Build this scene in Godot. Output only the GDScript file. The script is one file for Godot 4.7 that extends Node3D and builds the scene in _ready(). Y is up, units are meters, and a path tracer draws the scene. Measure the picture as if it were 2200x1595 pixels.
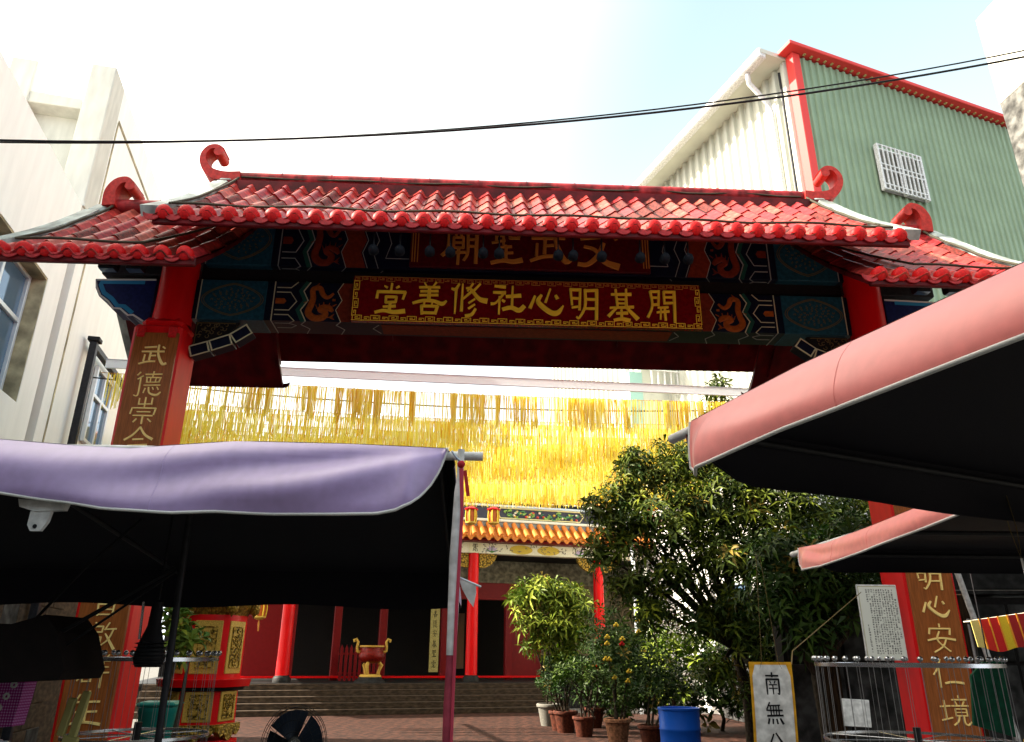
extends Node3D
# A street shrine gate seen between market canopies. Units are metres, y is up.

var rng := RandomNumberGenerator.new()
var names := {}
var TX := {}
var M := {}
var meshes := {}

func _ready() -> void:
	rng.seed = 20171
	var cam := Camera3D.new()
	cam.name = "camera"
	cam.projection = Camera3D.PROJECTION_PERSPECTIVE
	cam.fov = 52.9
	cam.near = 0.05
	cam.far = 400.0
	add_child(cam)
	cam.transform = Transform3D(Basis(Vector3(0, 0, 1), deg_to_rad(0.36)).rotated(Vector3(1, 0, 0), deg_to_rad(20.885)), Vector3(0, 1.6, 0))
	cam.current = true
	var env := Environment.new()
	env.background_mode = Environment.BG_SKY
	var sm := ProceduralSkyMaterial.new()
	sm.sky_top_color = lin(0.165, 0.23, 0.26)
	sm.sky_horizon_color = lin(0.97, 1.03, 1.08)
	sm.sky_curve = 0.22
	sm.ground_bottom_color = lin(0.10, 0.09, 0.08)
	sm.ground_horizon_color = lin(0.55, 0.56, 0.55)
	sm.sun_angle_max = 72.0
	sm.sun_curve = 1.0
	sm.energy_multiplier = 1.0
	var sky := Sky.new()
	sky.sky_material = sm
	env.sky = sky
	env.tonemap_mode = Environment.TONE_MAPPER_LINEAR
	env.tonemap_exposure = 3.8
	env.sdfgi_enabled = true
	env.ssao_enabled = true
	env.ssil_enabled = true
	var we := WorldEnvironment.new()
	we.name = "environment"
	we.environment = env
	add_child(we)
	var sun := DirectionalLight3D.new()
	sun.name = "sun"
	sun.light_color = Color(1.0, 0.95, 0.87)
	sun.light_energy = 1.6
	sun.light_angular_distance = 0.5
	sun.shadow_enabled = true
	add_child(sun)
	var towards := Vector3(-0.78, 0.62, -0.07).normalized()
	sun.look_at_from_position(towards * 50.0, Vector3.ZERO)
	materials()
	build_ground()
	build_left_building()
	build_green_building()
	build_far_things()
	build_gate()
	build_temple()
	build_tinsel()
	build_courtyard()
	build_market()

# ------------------------------------------------------------------ naming
func numbered(called: String) -> String:
	var n: int = names.get(called, 0)
	names[called] = n + 1
	return called if n == 0 else "%s_%03d" % [called, n]

func tag(o: Node3D, label: String, category: String, group := "", kind := "") -> Node3D:
	o.set_meta("label", label)
	if category: o.set_meta("category", category)
	if group: o.set_meta("group", group)
	if kind: o.set_meta("kind", kind)
	return o

func thing(called: String, label: String, category: String, at := Vector3.ZERO, yaw := 0.0, group := "") -> Node3D:
	var o := Node3D.new()
	o.name = numbered(called)
	add_child(o)
	o.position = at
	o.rotation.y = deg_to_rad(yaw)
	tag(o, label, category, group)
	return o

func put(called: String, st, m: Material, parent: Node3D = null, xf := Transform3D()) -> MeshInstance3D:
	var o := MeshInstance3D.new()
	o.name = called if parent else numbered(called)
	o.mesh = st.commit() if st is SurfaceTool else st
	o.material_override = m
	o.transform = xf
	(parent if parent else self).add_child(o, true)
	return o

func struct(called: String, st, m: Material, xf := Transform3D()) -> MeshInstance3D:
	var o := put(called, st, m, null, xf)
	o.set_meta("kind", "structure")
	o.set_meta("label", called.replace("_", " ") + " of the place")
	return o

func copy(o: Node3D, at: Vector3, yaw: float, label: String) -> Node3D:
	var c: Node3D = o.duplicate()
	c.name = numbered(String(o.name).rstrip("0123456789").trim_suffix("_"))
	add_child(c)
	c.position = at
	c.rotation.y = deg_to_rad(yaw)
	c.set_meta("label", label)
	return c

# ------------------------------------------------------------------ materials
func lin(r: float, g: float, b: float, a := 1.0) -> Color:
	var c := Color(r, g, b).linear_to_srgb()
	c.a = a
	return c

func noise_tex(freq: float, kind: int, octaves: int, lo: float, hi: float, sd: int, size := 512) -> NoiseTexture2D:
	var n := FastNoiseLite.new()
	n.noise_type = kind
	n.frequency = freq
	n.fractal_octaves = octaves
	n.seed = sd
	var t := NoiseTexture2D.new()
	t.width = size
	t.height = size
	t.seamless = true
	t.noise = n
	var g := Gradient.new()
	g.set_color(0, Color(lo, lo, lo))
	g.set_color(1, Color(hi, hi, hi))
	t.color_ramp = g
	return t

func mk(r: float, g: float, b: float, rough := 0.7, metal := 0.0, tex := "", scale := Vector3.ONE, bump := 0.0) -> StandardMaterial3D:
	var m := StandardMaterial3D.new()
	m.albedo_color = lin(r, g, b)
	m.roughness = rough
	m.metallic = metal
	if metal < 0.5: m.metallic_specular = 0.3
	if tex:
		m.albedo_texture = TX[tex]
		m.uv1_triplanar = true
		m.uv1_scale = scale
		if bump > 0.0:
			m.heightmap_enabled = true
			m.heightmap_texture = TX[tex]
			m.heightmap_scale = bump
	return m

func materials() -> void:
	TX.grain = noise_tex(0.03, FastNoiseLite.TYPE_SIMPLEX_SMOOTH, 5, 0.72, 1.0, 3)
	TX.soft = noise_tex(0.015, FastNoiseLite.TYPE_SIMPLEX_SMOOTH, 5, 0.9, 1.0, 21)
	TX.streak = noise_tex(0.015, FastNoiseLite.TYPE_SIMPLEX_SMOOTH, 5, 0.955, 1.0, 22)
	TX.blotch = noise_tex(0.008, FastNoiseLite.TYPE_SIMPLEX_SMOOTH, 5, 0.5, 1.0, 8)
	TX.wear = noise_tex(0.012, FastNoiseLite.TYPE_SIMPLEX, 6, 0.45, 1.15, 12)
	TX.carve = noise_tex(0.03, FastNoiseLite.TYPE_CELLULAR, 2, 1.0, 0.1, 5)
	TX.weave = noise_tex(0.2, FastNoiseLite.TYPE_VALUE, 2, 0.85, 1.0, 6, 256)
	TX.moss = noise_tex(0.02, FastNoiseLite.TYPE_SIMPLEX, 6, 0.15, 1.1, 9)
	M.tile_a = mk(0.62, 0.062, 0.05, 0.28, 0.0, "wear", Vector3(1.3, 1.3, 1.3))
	M.tile_b = mk(0.50, 0.035, 0.04, 0.30, 0.0, "wear", Vector3(1.7, 1.7, 1.7))
	M.tile_c = mk(0.66, 0.13, 0.09, 0.34, 0.0, "wear", Vector3(1.1, 1.1, 1.1))
	M.tile_d = mk(0.34, 0.05, 0.035, 0.5, 0.0, "moss", Vector3(2.5, 2.5, 2.5))
	M.cap = mk(0.72, 0.010, 0.012, 0.55, 0.0, "grain", Vector3(2, 2, 2))
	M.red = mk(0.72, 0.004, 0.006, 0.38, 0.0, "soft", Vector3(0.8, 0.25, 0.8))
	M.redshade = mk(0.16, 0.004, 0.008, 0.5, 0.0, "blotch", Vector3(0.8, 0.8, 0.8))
	M.ridge = mk(0.42, 0.03, 0.035, 0.45, 0.0, "wear", Vector3(0.7, 0.7, 0.7))
	M.curl = mk(0.55, 0.035, 0.03, 0.45, 0.0, "grain")
	M.verge = mk(0.52, 0.60, 0.57, 0.5, 0.0, "wear", Vector3(0.5, 0.5, 0.5))
	M.cable = mk(0.05, 0.045, 0.03, 0.7)
	M.black = mk(0.006, 0.006, 0.008, 0.6)
	M.iron = mk(0.03, 0.03, 0.035, 0.5, 0.3, "grain")
	M.navy = mk(0.006, 0.009, 0.026, 0.4, 0.0, "grain")
	M.blue = mk(0.014, 0.085, 0.125, 0.45, 0.0, "grain")
	M.armblue = mk(0.012, 0.02, 0.12, 0.45, 0.0, "grain")
	M.sky = mk(0.02, 0.22, 0.45, 0.5)
	M.green = mk(0.012, 0.07, 0.05, 0.5)
	M.cream = mk(0.50, 0.48, 0.30, 0.6)
	M.greyline = mk(0.28, 0.30, 0.27, 0.6)
	M.orange = mk(0.42, 0.10, 0.012, 0.5, 0.0, "grain")
	M.rust = mk(0.22, 0.03, 0.01, 0.5, 0.0, "grain")
	M.tracery = mk(0.12, 0.085, 0.03, 0.6)
	M.plaque = mk(0.22, 0.005, 0.008, 0.14, 0.0, "grain")
	M.plaque.clearcoat_enabled = true
	M.plaque.clearcoat = 0.6
	M.plaque.clearcoat_roughness = 0.2
	M.plaque2 = mk(0.10, 0.004, 0.008, 0.35, 0.0, "grain")
	M.gold = mk(1.0, 0.70, 0.05, 0.35, 0.0)
	M.oldgold = mk(0.46, 0.19, 0.03, 0.5)
	M.palegold = mk(0.85, 0.62, 0.22, 0.5)
	M.wood = mk(0.34, 0.10, 0.025, 0.22, 0.0, "grain", Vector3(3.5, 0.22, 3.5))
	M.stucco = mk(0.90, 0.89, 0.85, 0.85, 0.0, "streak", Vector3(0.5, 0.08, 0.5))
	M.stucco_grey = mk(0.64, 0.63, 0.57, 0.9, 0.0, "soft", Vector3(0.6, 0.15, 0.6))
	M.beige = mk(0.66, 0.57, 0.36, 0.8, 0.0, "blotch", Vector3(0.5, 0.5, 0.5))
	M.alu = mk(0.62, 0.66, 0.7, 0.35, 0.2)
	M.glass = StandardMaterial3D.new()
	M.glass.albedo_color = Color(0.35, 0.45, 0.55)
	M.glass.roughness = 0.06
	M.glass.metallic = 0.35
	M.sheetgreen = mk(0.235, 0.315, 0.215, 0.5, 0.0, "soft", Vector3(0.1, 0.1, 0.1))
	M.sheetwhite = mk(0.60, 0.61, 0.53, 0.55, 0.0, "soft", Vector3(0.1, 0.1, 0.1))
	M.trimred = mk(0.62, 0.05, 0.045, 0.5)
	M.white = mk(0.8, 0.8, 0.8, 0.5, 0.0, "grain")
	M.moss = mk(0.78, 0.78, 0.70, 0.95, 0.0, "grain", Vector3(0.5, 0.5, 0.5), 1.0)
	M.steel = mk(0.5, 0.52, 0.56, 0.25, 0.9)
	M.poly = mk(0.80, 0.83, 0.85, 0.5)
	M.poly.backlight_enabled = true
	M.poly.backlight = lin(0.8, 0.84, 0.88)
	M.wire = mk(0.22, 0.22, 0.23, 0.4, 0.5)
	M.purple = mk(0.37, 0.26, 0.52, 0.62, 0.0, "soft", Vector3(2.2, 2.2, 2.2))
	M.purple.rim_enabled = true
	M.purple.rim = 0.8
	M.purple.rim_tint = 0.2
	M.purple.clearcoat_enabled = true
	M.purple.clearcoat = 1.0
	M.purple.clearcoat_roughness = 0.42
	M.pink = mk(0.82, 0.20, 0.185, 0.62, 0.0, "soft", Vector3(2.2, 2.2, 2.2))
	M.pink.rim_enabled = true
	M.pink.rim = 0.8
	M.pink.rim_tint = 0.2
	M.pink.clearcoat_enabled = true
	M.pink.clearcoat = 1.0
	M.pink.clearcoat_roughness = 0.42
	M.lining = mk(0.011, 0.010, 0.017, 0.75, 0.0, "weave", Vector3(4, 4, 4))
	M.piping = mk(0.72, 0.72, 0.70, 0.7, 0.0, "weave", Vector3(20, 20, 20))
	M.stone = mk(0.085, 0.058, 0.038, 0.8, 0.0, "blotch", Vector3(0.9, 2.0, 0.9))
	M.dstone = mk(0.02, 0.02, 0.02, 0.6, 0.0, "wear", Vector3(0.8, 0.8, 0.8))
	M.paving = mk(0.055, 0.020, 0.012, 0.85, 0.0, "wear", Vector3(0.7, 0.7, 0.7), 0.6)
	M.asphalt = mk(0.17, 0.165, 0.155, 0.9, 0.0, "grain", Vector3(0.6, 0.6, 0.6), 0.4)
	M.barrel_tile = mk(0.74, 0.23, 0.03, 0.35, 0.0, "grain", Vector3(2, 2, 2))
	M.carved = mk(0.80, 0.50, 0.07, 0.4, 0.3, "carve", Vector3(1.1, 1.1, 1.1), 3.0)
	M.goldflat = mk(0.70, 0.44, 0.08, 0.5, 0.1, "grain", Vector3(2, 2, 2))
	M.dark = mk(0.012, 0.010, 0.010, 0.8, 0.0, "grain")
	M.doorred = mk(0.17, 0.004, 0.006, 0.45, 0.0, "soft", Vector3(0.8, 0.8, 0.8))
	M.terracotta = mk(0.12, 0.03, 0.014, 0.75, 0.0, "wear", Vector3(2, 2, 2))
	M.greypot = mk(0.24, 0.23, 0.20, 0.8, 0.0, "grain")
	M.soil = mk(0.03, 0.02, 0.012, 0.95)
	M.bark = mk(0.06, 0.045, 0.03, 0.9, 0.0, "wear", Vector3(6, 1.5, 6), 1.0)
	M.barrelblue = mk(0.008, 0.10, 0.55, 0.4)
	M.concrete = mk(0.06, 0.06, 0.06, 0.9, 0.0, "wear", Vector3(0.5, 0.5, 0.5))
	M.postwood = mk(0.05, 0.026, 0.012, 0.85, 0.0, "wear", Vector3(5, 0.5, 5))
	M.yellow = mk(0.75, 0.52, 0.05, 0.7)
	M.teal = mk(0.01, 0.20, 0.16, 0.5)
	M.leaf = leaf_mat(0.9, 0.9, 0.9)
	M.fringe = leaf_mat(1, 1, 1)
	M.fringe.roughness = 0.35
	M.fringe.metallic = 0.15
	M.fringe.backlight = lin(0.92, 0.88, 0.30)

func leaf_mat(r: float, g: float, b: float) -> StandardMaterial3D:
	var m := StandardMaterial3D.new()
	m.albedo_color = lin(r, g, b)
	m.vertex_color_use_as_albedo = true
	m.roughness = 0.5
	m.metallic_specular = 0.3
	m.backlight_enabled = true
	m.backlight = lin(0.10, 0.20, 0.015)
	return m

# ------------------------------------------------------------------ shapes
func mesh_tool() -> SurfaceTool:
	var st := SurfaceTool.new()
	st.begin(Mesh.PRIMITIVE_TRIANGLES)
	return st

func tri(st: SurfaceTool, a: Vector3, b: Vector3, c: Vector3, na: Vector3, nb: Vector3, nc: Vector3) -> void:
	if (c - a).cross(b - a).dot(na + nb + nc) < 0.0:
		var t := b
		b = c
		c = t
		t = nb
		nb = nc
		nc = t
	st.set_normal(na)
	st.add_vertex(a)
	st.set_normal(nb)
	st.add_vertex(b)
	st.set_normal(nc)
	st.add_vertex(c)

func flat(st: SurfaceTool, a: Vector3, b: Vector3, c: Vector3, d: Vector3, n: Vector3) -> void:
	tri(st, a, b, c, n, n, n)
	tri(st, a, c, d, n, n, n)

func face(st: SurfaceTool, a: Vector3, b: Vector3, c: Vector3, d: Vector3, towards: Vector3) -> void:
	var n := (b - a).cross(c - a)
	if n.length_squared() < 1e-14: n = (c - a).cross(d - a)
	n = n.normalized()
	if n.dot(towards) < 0.0: n = -n
	flat(st, a, b, c, d, n)

func quadn(st: SurfaceTool, p: Array, n: Array) -> void:
	tri(st, p[0], p[1], p[2], n[0], n[1], n[2])
	tri(st, p[0], p[2], p[3], n[0], n[2], n[3])

# a box about c, turned by b, with its edges cut by ch
func bx(st: SurfaceTool, c: Vector3, s: Vector3, ch := 0.0, b := Basis()) -> void:
	var h := s * 0.5
	ch = minf(ch, minf(h.x, minf(h.y, h.z)) * 0.9)
	var k := h - Vector3(ch, ch, ch)
	for i in 3:
		var j := (i + 1) % 3
		var l := (i + 2) % 3
		for sg in [-1.0, 1.0]:
			var q := []
			for e in [[-1, -1], [1, -1], [1, 1], [-1, 1]]:
				var v := Vector3.ZERO
				v[i] = sg * h[i]
				v[j] = e[0] * k[j]
				v[l] = e[1] * k[l]
				q.append(c + b * v)
			var n := Vector3.ZERO
			n[i] = sg
			flat(st, q[0], q[1], q[2], q[3], b * n)
		if ch > 0.0:
			for s1 in [-1.0, 1.0]:
				for s2 in [-1.0, 1.0]:
					var q2 := []
					for e in [[0, -1], [0, 1], [1, 1], [1, -1]]:
						var v := Vector3.ZERO
						v[l] = e[1] * k[l]
						v[i] = s1 * (h[i] if e[0] == 0 else k[i])
						v[j] = s2 * (k[j] if e[0] == 0 else h[j])
						q2.append(c + b * v)
					var n2 := Vector3.ZERO
					n2[i] = s1
					n2[j] = s2
					flat(st, q2[0], q2[1], q2[2], q2[3], (b * n2).normalized())
	if ch > 0.0:
		for sx in [-1.0, 1.0]:
			for sy in [-1.0, 1.0]:
				for sz in [-1.0, 1.0]:
					var n3 := (b * Vector3(sx, sy, sz)).normalized()
					tri(st, c + b * Vector3(sx * h.x, sy * k.y, sz * k.z), c + b * Vector3(sx * k.x, sy * h.y, sz * k.z), c + b * Vector3(sx * k.x, sy * k.y, sz * h.z), n3, n3, n3)

func box(c: Vector3, s: Vector3, ch := 0.0, b := Basis()) -> SurfaceTool:
	var st := mesh_tool()
	bx(st, c, s, ch, b)
	return st

# a box between two corners
func bc(st: SurfaceTool, a: Vector3, b: Vector3, ch := 0.0) -> void:
	bx(st, (a + b) * 0.5, (b - a).abs(), ch)

func boxc(a: Vector3, b: Vector3, ch := 0.0) -> SurfaceTool:
	var st := mesh_tool()
	bc(st, a, b, ch)
	return st

# a round bar through points; r is a number or one radius per point
func tube(st: SurfaceTool, pts: Array, r, sides := 8, caps := true) -> void:
	var n := pts.size()
	var up := Vector3(0, 1, 0)
	var d0: Vector3 = (pts[1] - pts[0]).normalized()
	if absf(d0.dot(up)) > 0.9: up = Vector3(1, 0, 0)
	var rings := []
	var norms := []
	var side := d0.cross(up).normalized()
	for i in n:
		var a: Vector3 = pts[maxi(i - 1, 0)]
		var b: Vector3 = pts[mini(i + 1, n - 1)]
		var d := (b - a).normalized()
		side = (side - d * side.dot(d)).normalized()
		var other := d.cross(side)
		var rad: float = r[i] if r is Array else r
		var ring := []
		var nr := []
		for k in sides:
			var t := TAU * k / sides
			var v := side * cos(t) + other * sin(t)
			ring.append(pts[i] + v * rad)
			nr.append(v)
		rings.append(ring)
		norms.append(nr)
	for i in n - 1:
		for k in sides:
			var l := (k + 1) % sides
			quadn(st, [rings[i][k], rings[i][l], rings[i + 1][l], rings[i + 1][k]], [norms[i][k], norms[i][l], norms[i + 1][l], norms[i + 1][k]])
	if caps:
		for e in [0, n - 1]:
			var d := ((pts[0] - pts[1]) if e == 0 else (pts[n - 1] - pts[n - 2])) as Vector3
			d = d.normalized()
			for k in sides: tri(st, pts[e], rings[e][k], rings[e][(k + 1) % sides], d, d, d)

func tubed(pts: Array, r, sides := 8) -> SurfaceTool:
	var st := mesh_tool()
	tube(st, pts, r, sides)
	return st

# a turned shape: profile of (radius, height)
func lathe(st: SurfaceTool, prof: Array, seg := 20, xf := Transform3D(), sharp := false) -> void:
	for i in prof.size() - 1:
		var p: Vector2 = prof[i]
		var q: Vector2 = prof[i + 1]
		var d := q - p
		if d.length() < 1e-6: continue
		var nn := Vector2(d.y, -d.x).normalized()
		var n0 := nn
		var n1 := nn
		if not sharp:
			if i > 0:
				var dp: Vector2 = p - prof[i - 1]
				var np := Vector2(dp.y, -dp.x).normalized()
				if np.dot(nn) > 0.5: n0 = (nn + np).normalized()
			if i < prof.size() - 2:
				var dq: Vector2 = prof[i + 2] - q
				var nq := Vector2(dq.y, -dq.x).normalized()
				if nq.dot(nn) > 0.5: n1 = (nn + nq).normalized()
		for k in seg:
			var a := TAU * k / seg
			var b := TAU * (k + 1) / seg
			var A := Vector3(cos(a), 0, sin(a))
			var B := Vector3(cos(b), 0, sin(b))
			var f := func(c: Vector3, v: Vector2) -> Vector3: return Vector3(c.x * v.x, v.y, c.z * v.x)
			var q4 := [xf * f.call(A, p), xf * f.call(B, p), xf * f.call(B, q), xf * f.call(A, q)]
			quadn(st, q4, [xf.basis * f.call(A, n0), xf.basis * f.call(B, n0), xf.basis * f.call(B, n1), xf.basis * f.call(A, n1)])

func lathed(prof: Array, seg := 20, xf := Transform3D()) -> SurfaceTool:
	var st := mesh_tool()
	lathe(st, prof, seg, xf)
	return st

# an outline in x, y pushed from z0 to z1
func extrude(st: SurfaceTool, poly: Array, z0: float, z1: float, xf := Transform3D()) -> void:
	var pk := PackedVector2Array(poly)
	var idx := Geometry2D.triangulate_polygon(pk)
	var nf := (xf.basis * Vector3(0, 0, 1)).normalized() * signf(z1 - z0)
	for i in range(0, idx.size(), 3):
		var t := []
		for z in [z1, z0]:
			for e in 3: t.append(xf * Vector3(pk[idx[i + e]].x, pk[idx[i + e]].y, z))
		tri(st, t[0], t[1], t[2], nf, nf, nf)
		tri(st, t[3], t[4], t[5], -nf, -nf, -nf)
	var ccw := not Geometry2D.is_polygon_clockwise(pk)
	for i in pk.size():
		var a := pk[i]
		var b := pk[(i + 1) % pk.size()]
		var e := b - a
		var o := Vector2(e.y, -e.x).normalized() * (1.0 if ccw else -1.0)
		flat(st, xf * Vector3(a.x, a.y, z0), xf * Vector3(b.x, b.y, z0), xf * Vector3(b.x, b.y, z1), xf * Vector3(a.x, a.y, z1), (xf.basis * Vector3(o.x, o.y, 0)).normalized())

func extruded(poly: Array, z0: float, z1: float, xf := Transform3D()) -> SurfaceTool:
	var st := mesh_tool()
	extrude(st, poly, z0, z1, xf)
	return st

# a brush stroke in x, y: points are Vector3(x, y, width); it stands depth proud of z = 0
func stroke(st: SurfaceTool, pts: Array, depth: float, xf := Transform3D(), smooth := true, top := 0.72) -> void:
	var p := pts
	if smooth and pts.size() > 2:
		p = []
		for i in pts.size() - 1:
			var a: Vector3 = pts[maxi(i - 1, 0)]
			var b: Vector3 = pts[i]
			var c: Vector3 = pts[i + 1]
			var d: Vector3 = pts[mini(i + 2, pts.size() - 1)]
			for k in 5:
				var t := k / 5.0
				p.append(b.cubic_interpolate(c, a, d, t))
		p.append(pts[-1])
	var L := []
	var R := []
	for i in p.size():
		var a: Vector3 = p[maxi(i - 1, 0)]
		var b: Vector3 = p[mini(i + 1, p.size() - 1)]
		var d := Vector2(b.x - a.x, b.y - a.y).normalized()
		var o := Vector2(-d.y, d.x)
		var w: float = p[i].z * 0.5
		var c := Vector2(p[i].x, p[i].y)
		if i == 0: c -= d * w * 0.4
		if i == p.size() - 1: c += d * w * 0.4
		L.append([xf * Vector3(c.x + o.x * w, c.y + o.y * w, 0), xf * Vector3(c.x + o.x * w * top, c.y + o.y * w * top, depth)])
		R.append([xf * Vector3(c.x - o.x * w, c.y - o.y * w, 0), xf * Vector3(c.x - o.x * w * top, c.y - o.y * w * top, depth)])
	var nz := (xf.basis * Vector3(0, 0, 1)).normalized()
	for i in p.size() - 1:
		face(st, L[i][1], L[i + 1][1], R[i + 1][1], R[i][1], nz)
		face(st, L[i][0], L[i + 1][0], L[i + 1][1], L[i][1], L[i][0] - R[i][0])
		face(st, R[i][0], R[i + 1][0], R[i + 1][1], R[i][1], R[i][0] - L[i][0])
	face(st, L[0][0], R[0][0], R[0][1], L[0][1], L[0][0] - L[1][0])
	var z := p.size() - 1
	face(st, L[z][0], R[z][0], R[z][1], L[z][1], L[z][0] - L[z - 1][0])

func line2(st: SurfaceTool, pts: Array, w: float, depth: float, xf := Transform3D()) -> void:
	var q := []
	for v in pts: q.append(Vector3(v[0], v[1], w))
	stroke(st, q, depth, xf, false, 0.9)

# one written character: strokes are parted by /, points by blanks, each x,y[,width] in hundredths
func glyph(st: SurfaceTool, text: String, x0: float, y0: float, x1: float, y1: float, bold: float, depth: float, xf := Transform3D()) -> void:
	var sx := (x1 - x0) / 100.0
	var sy := (y1 - y0) / 100.0
	var sw := (absf(sx) + absf(sy)) * 0.5 * bold
	for s in text.split("/"):
		var q := []
		for v in s.strip_edges().split(" "):
			var e := v.split(",")
			q.append(Vector3(x0 + float(e[0]) * sx, y1 - float(e[1]) * sy, (float(e[2]) if e.size() > 2 else 7.0) * sw))
		stroke(st, q, depth, xf)

# a sheet over a grid of points p[i][j], smooth, lifted by off along its normals
func sheet(st: SurfaceTool, p: Array, off := 0.0, flip := false) -> void:
	var ni := p.size()
	var nj: int = p[0].size()
	var nn := []
	for i in ni:
		var row := []
		for j in nj:
			var a: Vector3 = p[mini(i + 1, ni - 1)][j] - p[maxi(i - 1, 0)][j]
			var b: Vector3 = p[i][mini(j + 1, nj - 1)] - p[i][maxi(j - 1, 0)]
			var n := a.cross(b).normalized()
			row.append(-n if flip else n)
		nn.append(row)
	for i in ni - 1:
		for j in nj - 1:
			var q := []
			var m := []
			for e in [[0, 0], [1, 0], [1, 1], [0, 1]]:
				var n: Vector3 = nn[i + e[0]][j + e[1]]
				q.append(p[i + e[0]][j + e[1]] + n * off)
				m.append(n)
			quadn(st, q, m)

func ball(r: float, seg := 10) -> ArrayMesh:
	var key := "ball%f_%d" % [r, seg]
	if not meshes.has(key):
		var prof := []
		for i in seg / 2 + 1:
			var t := PI * i / (seg / 2)
			prof.append(Vector2(maxf(sin(t) * r, 0.0), -cos(t) * r))
		meshes[key] = lathed(prof, seg).commit()
	return meshes[key]

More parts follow.
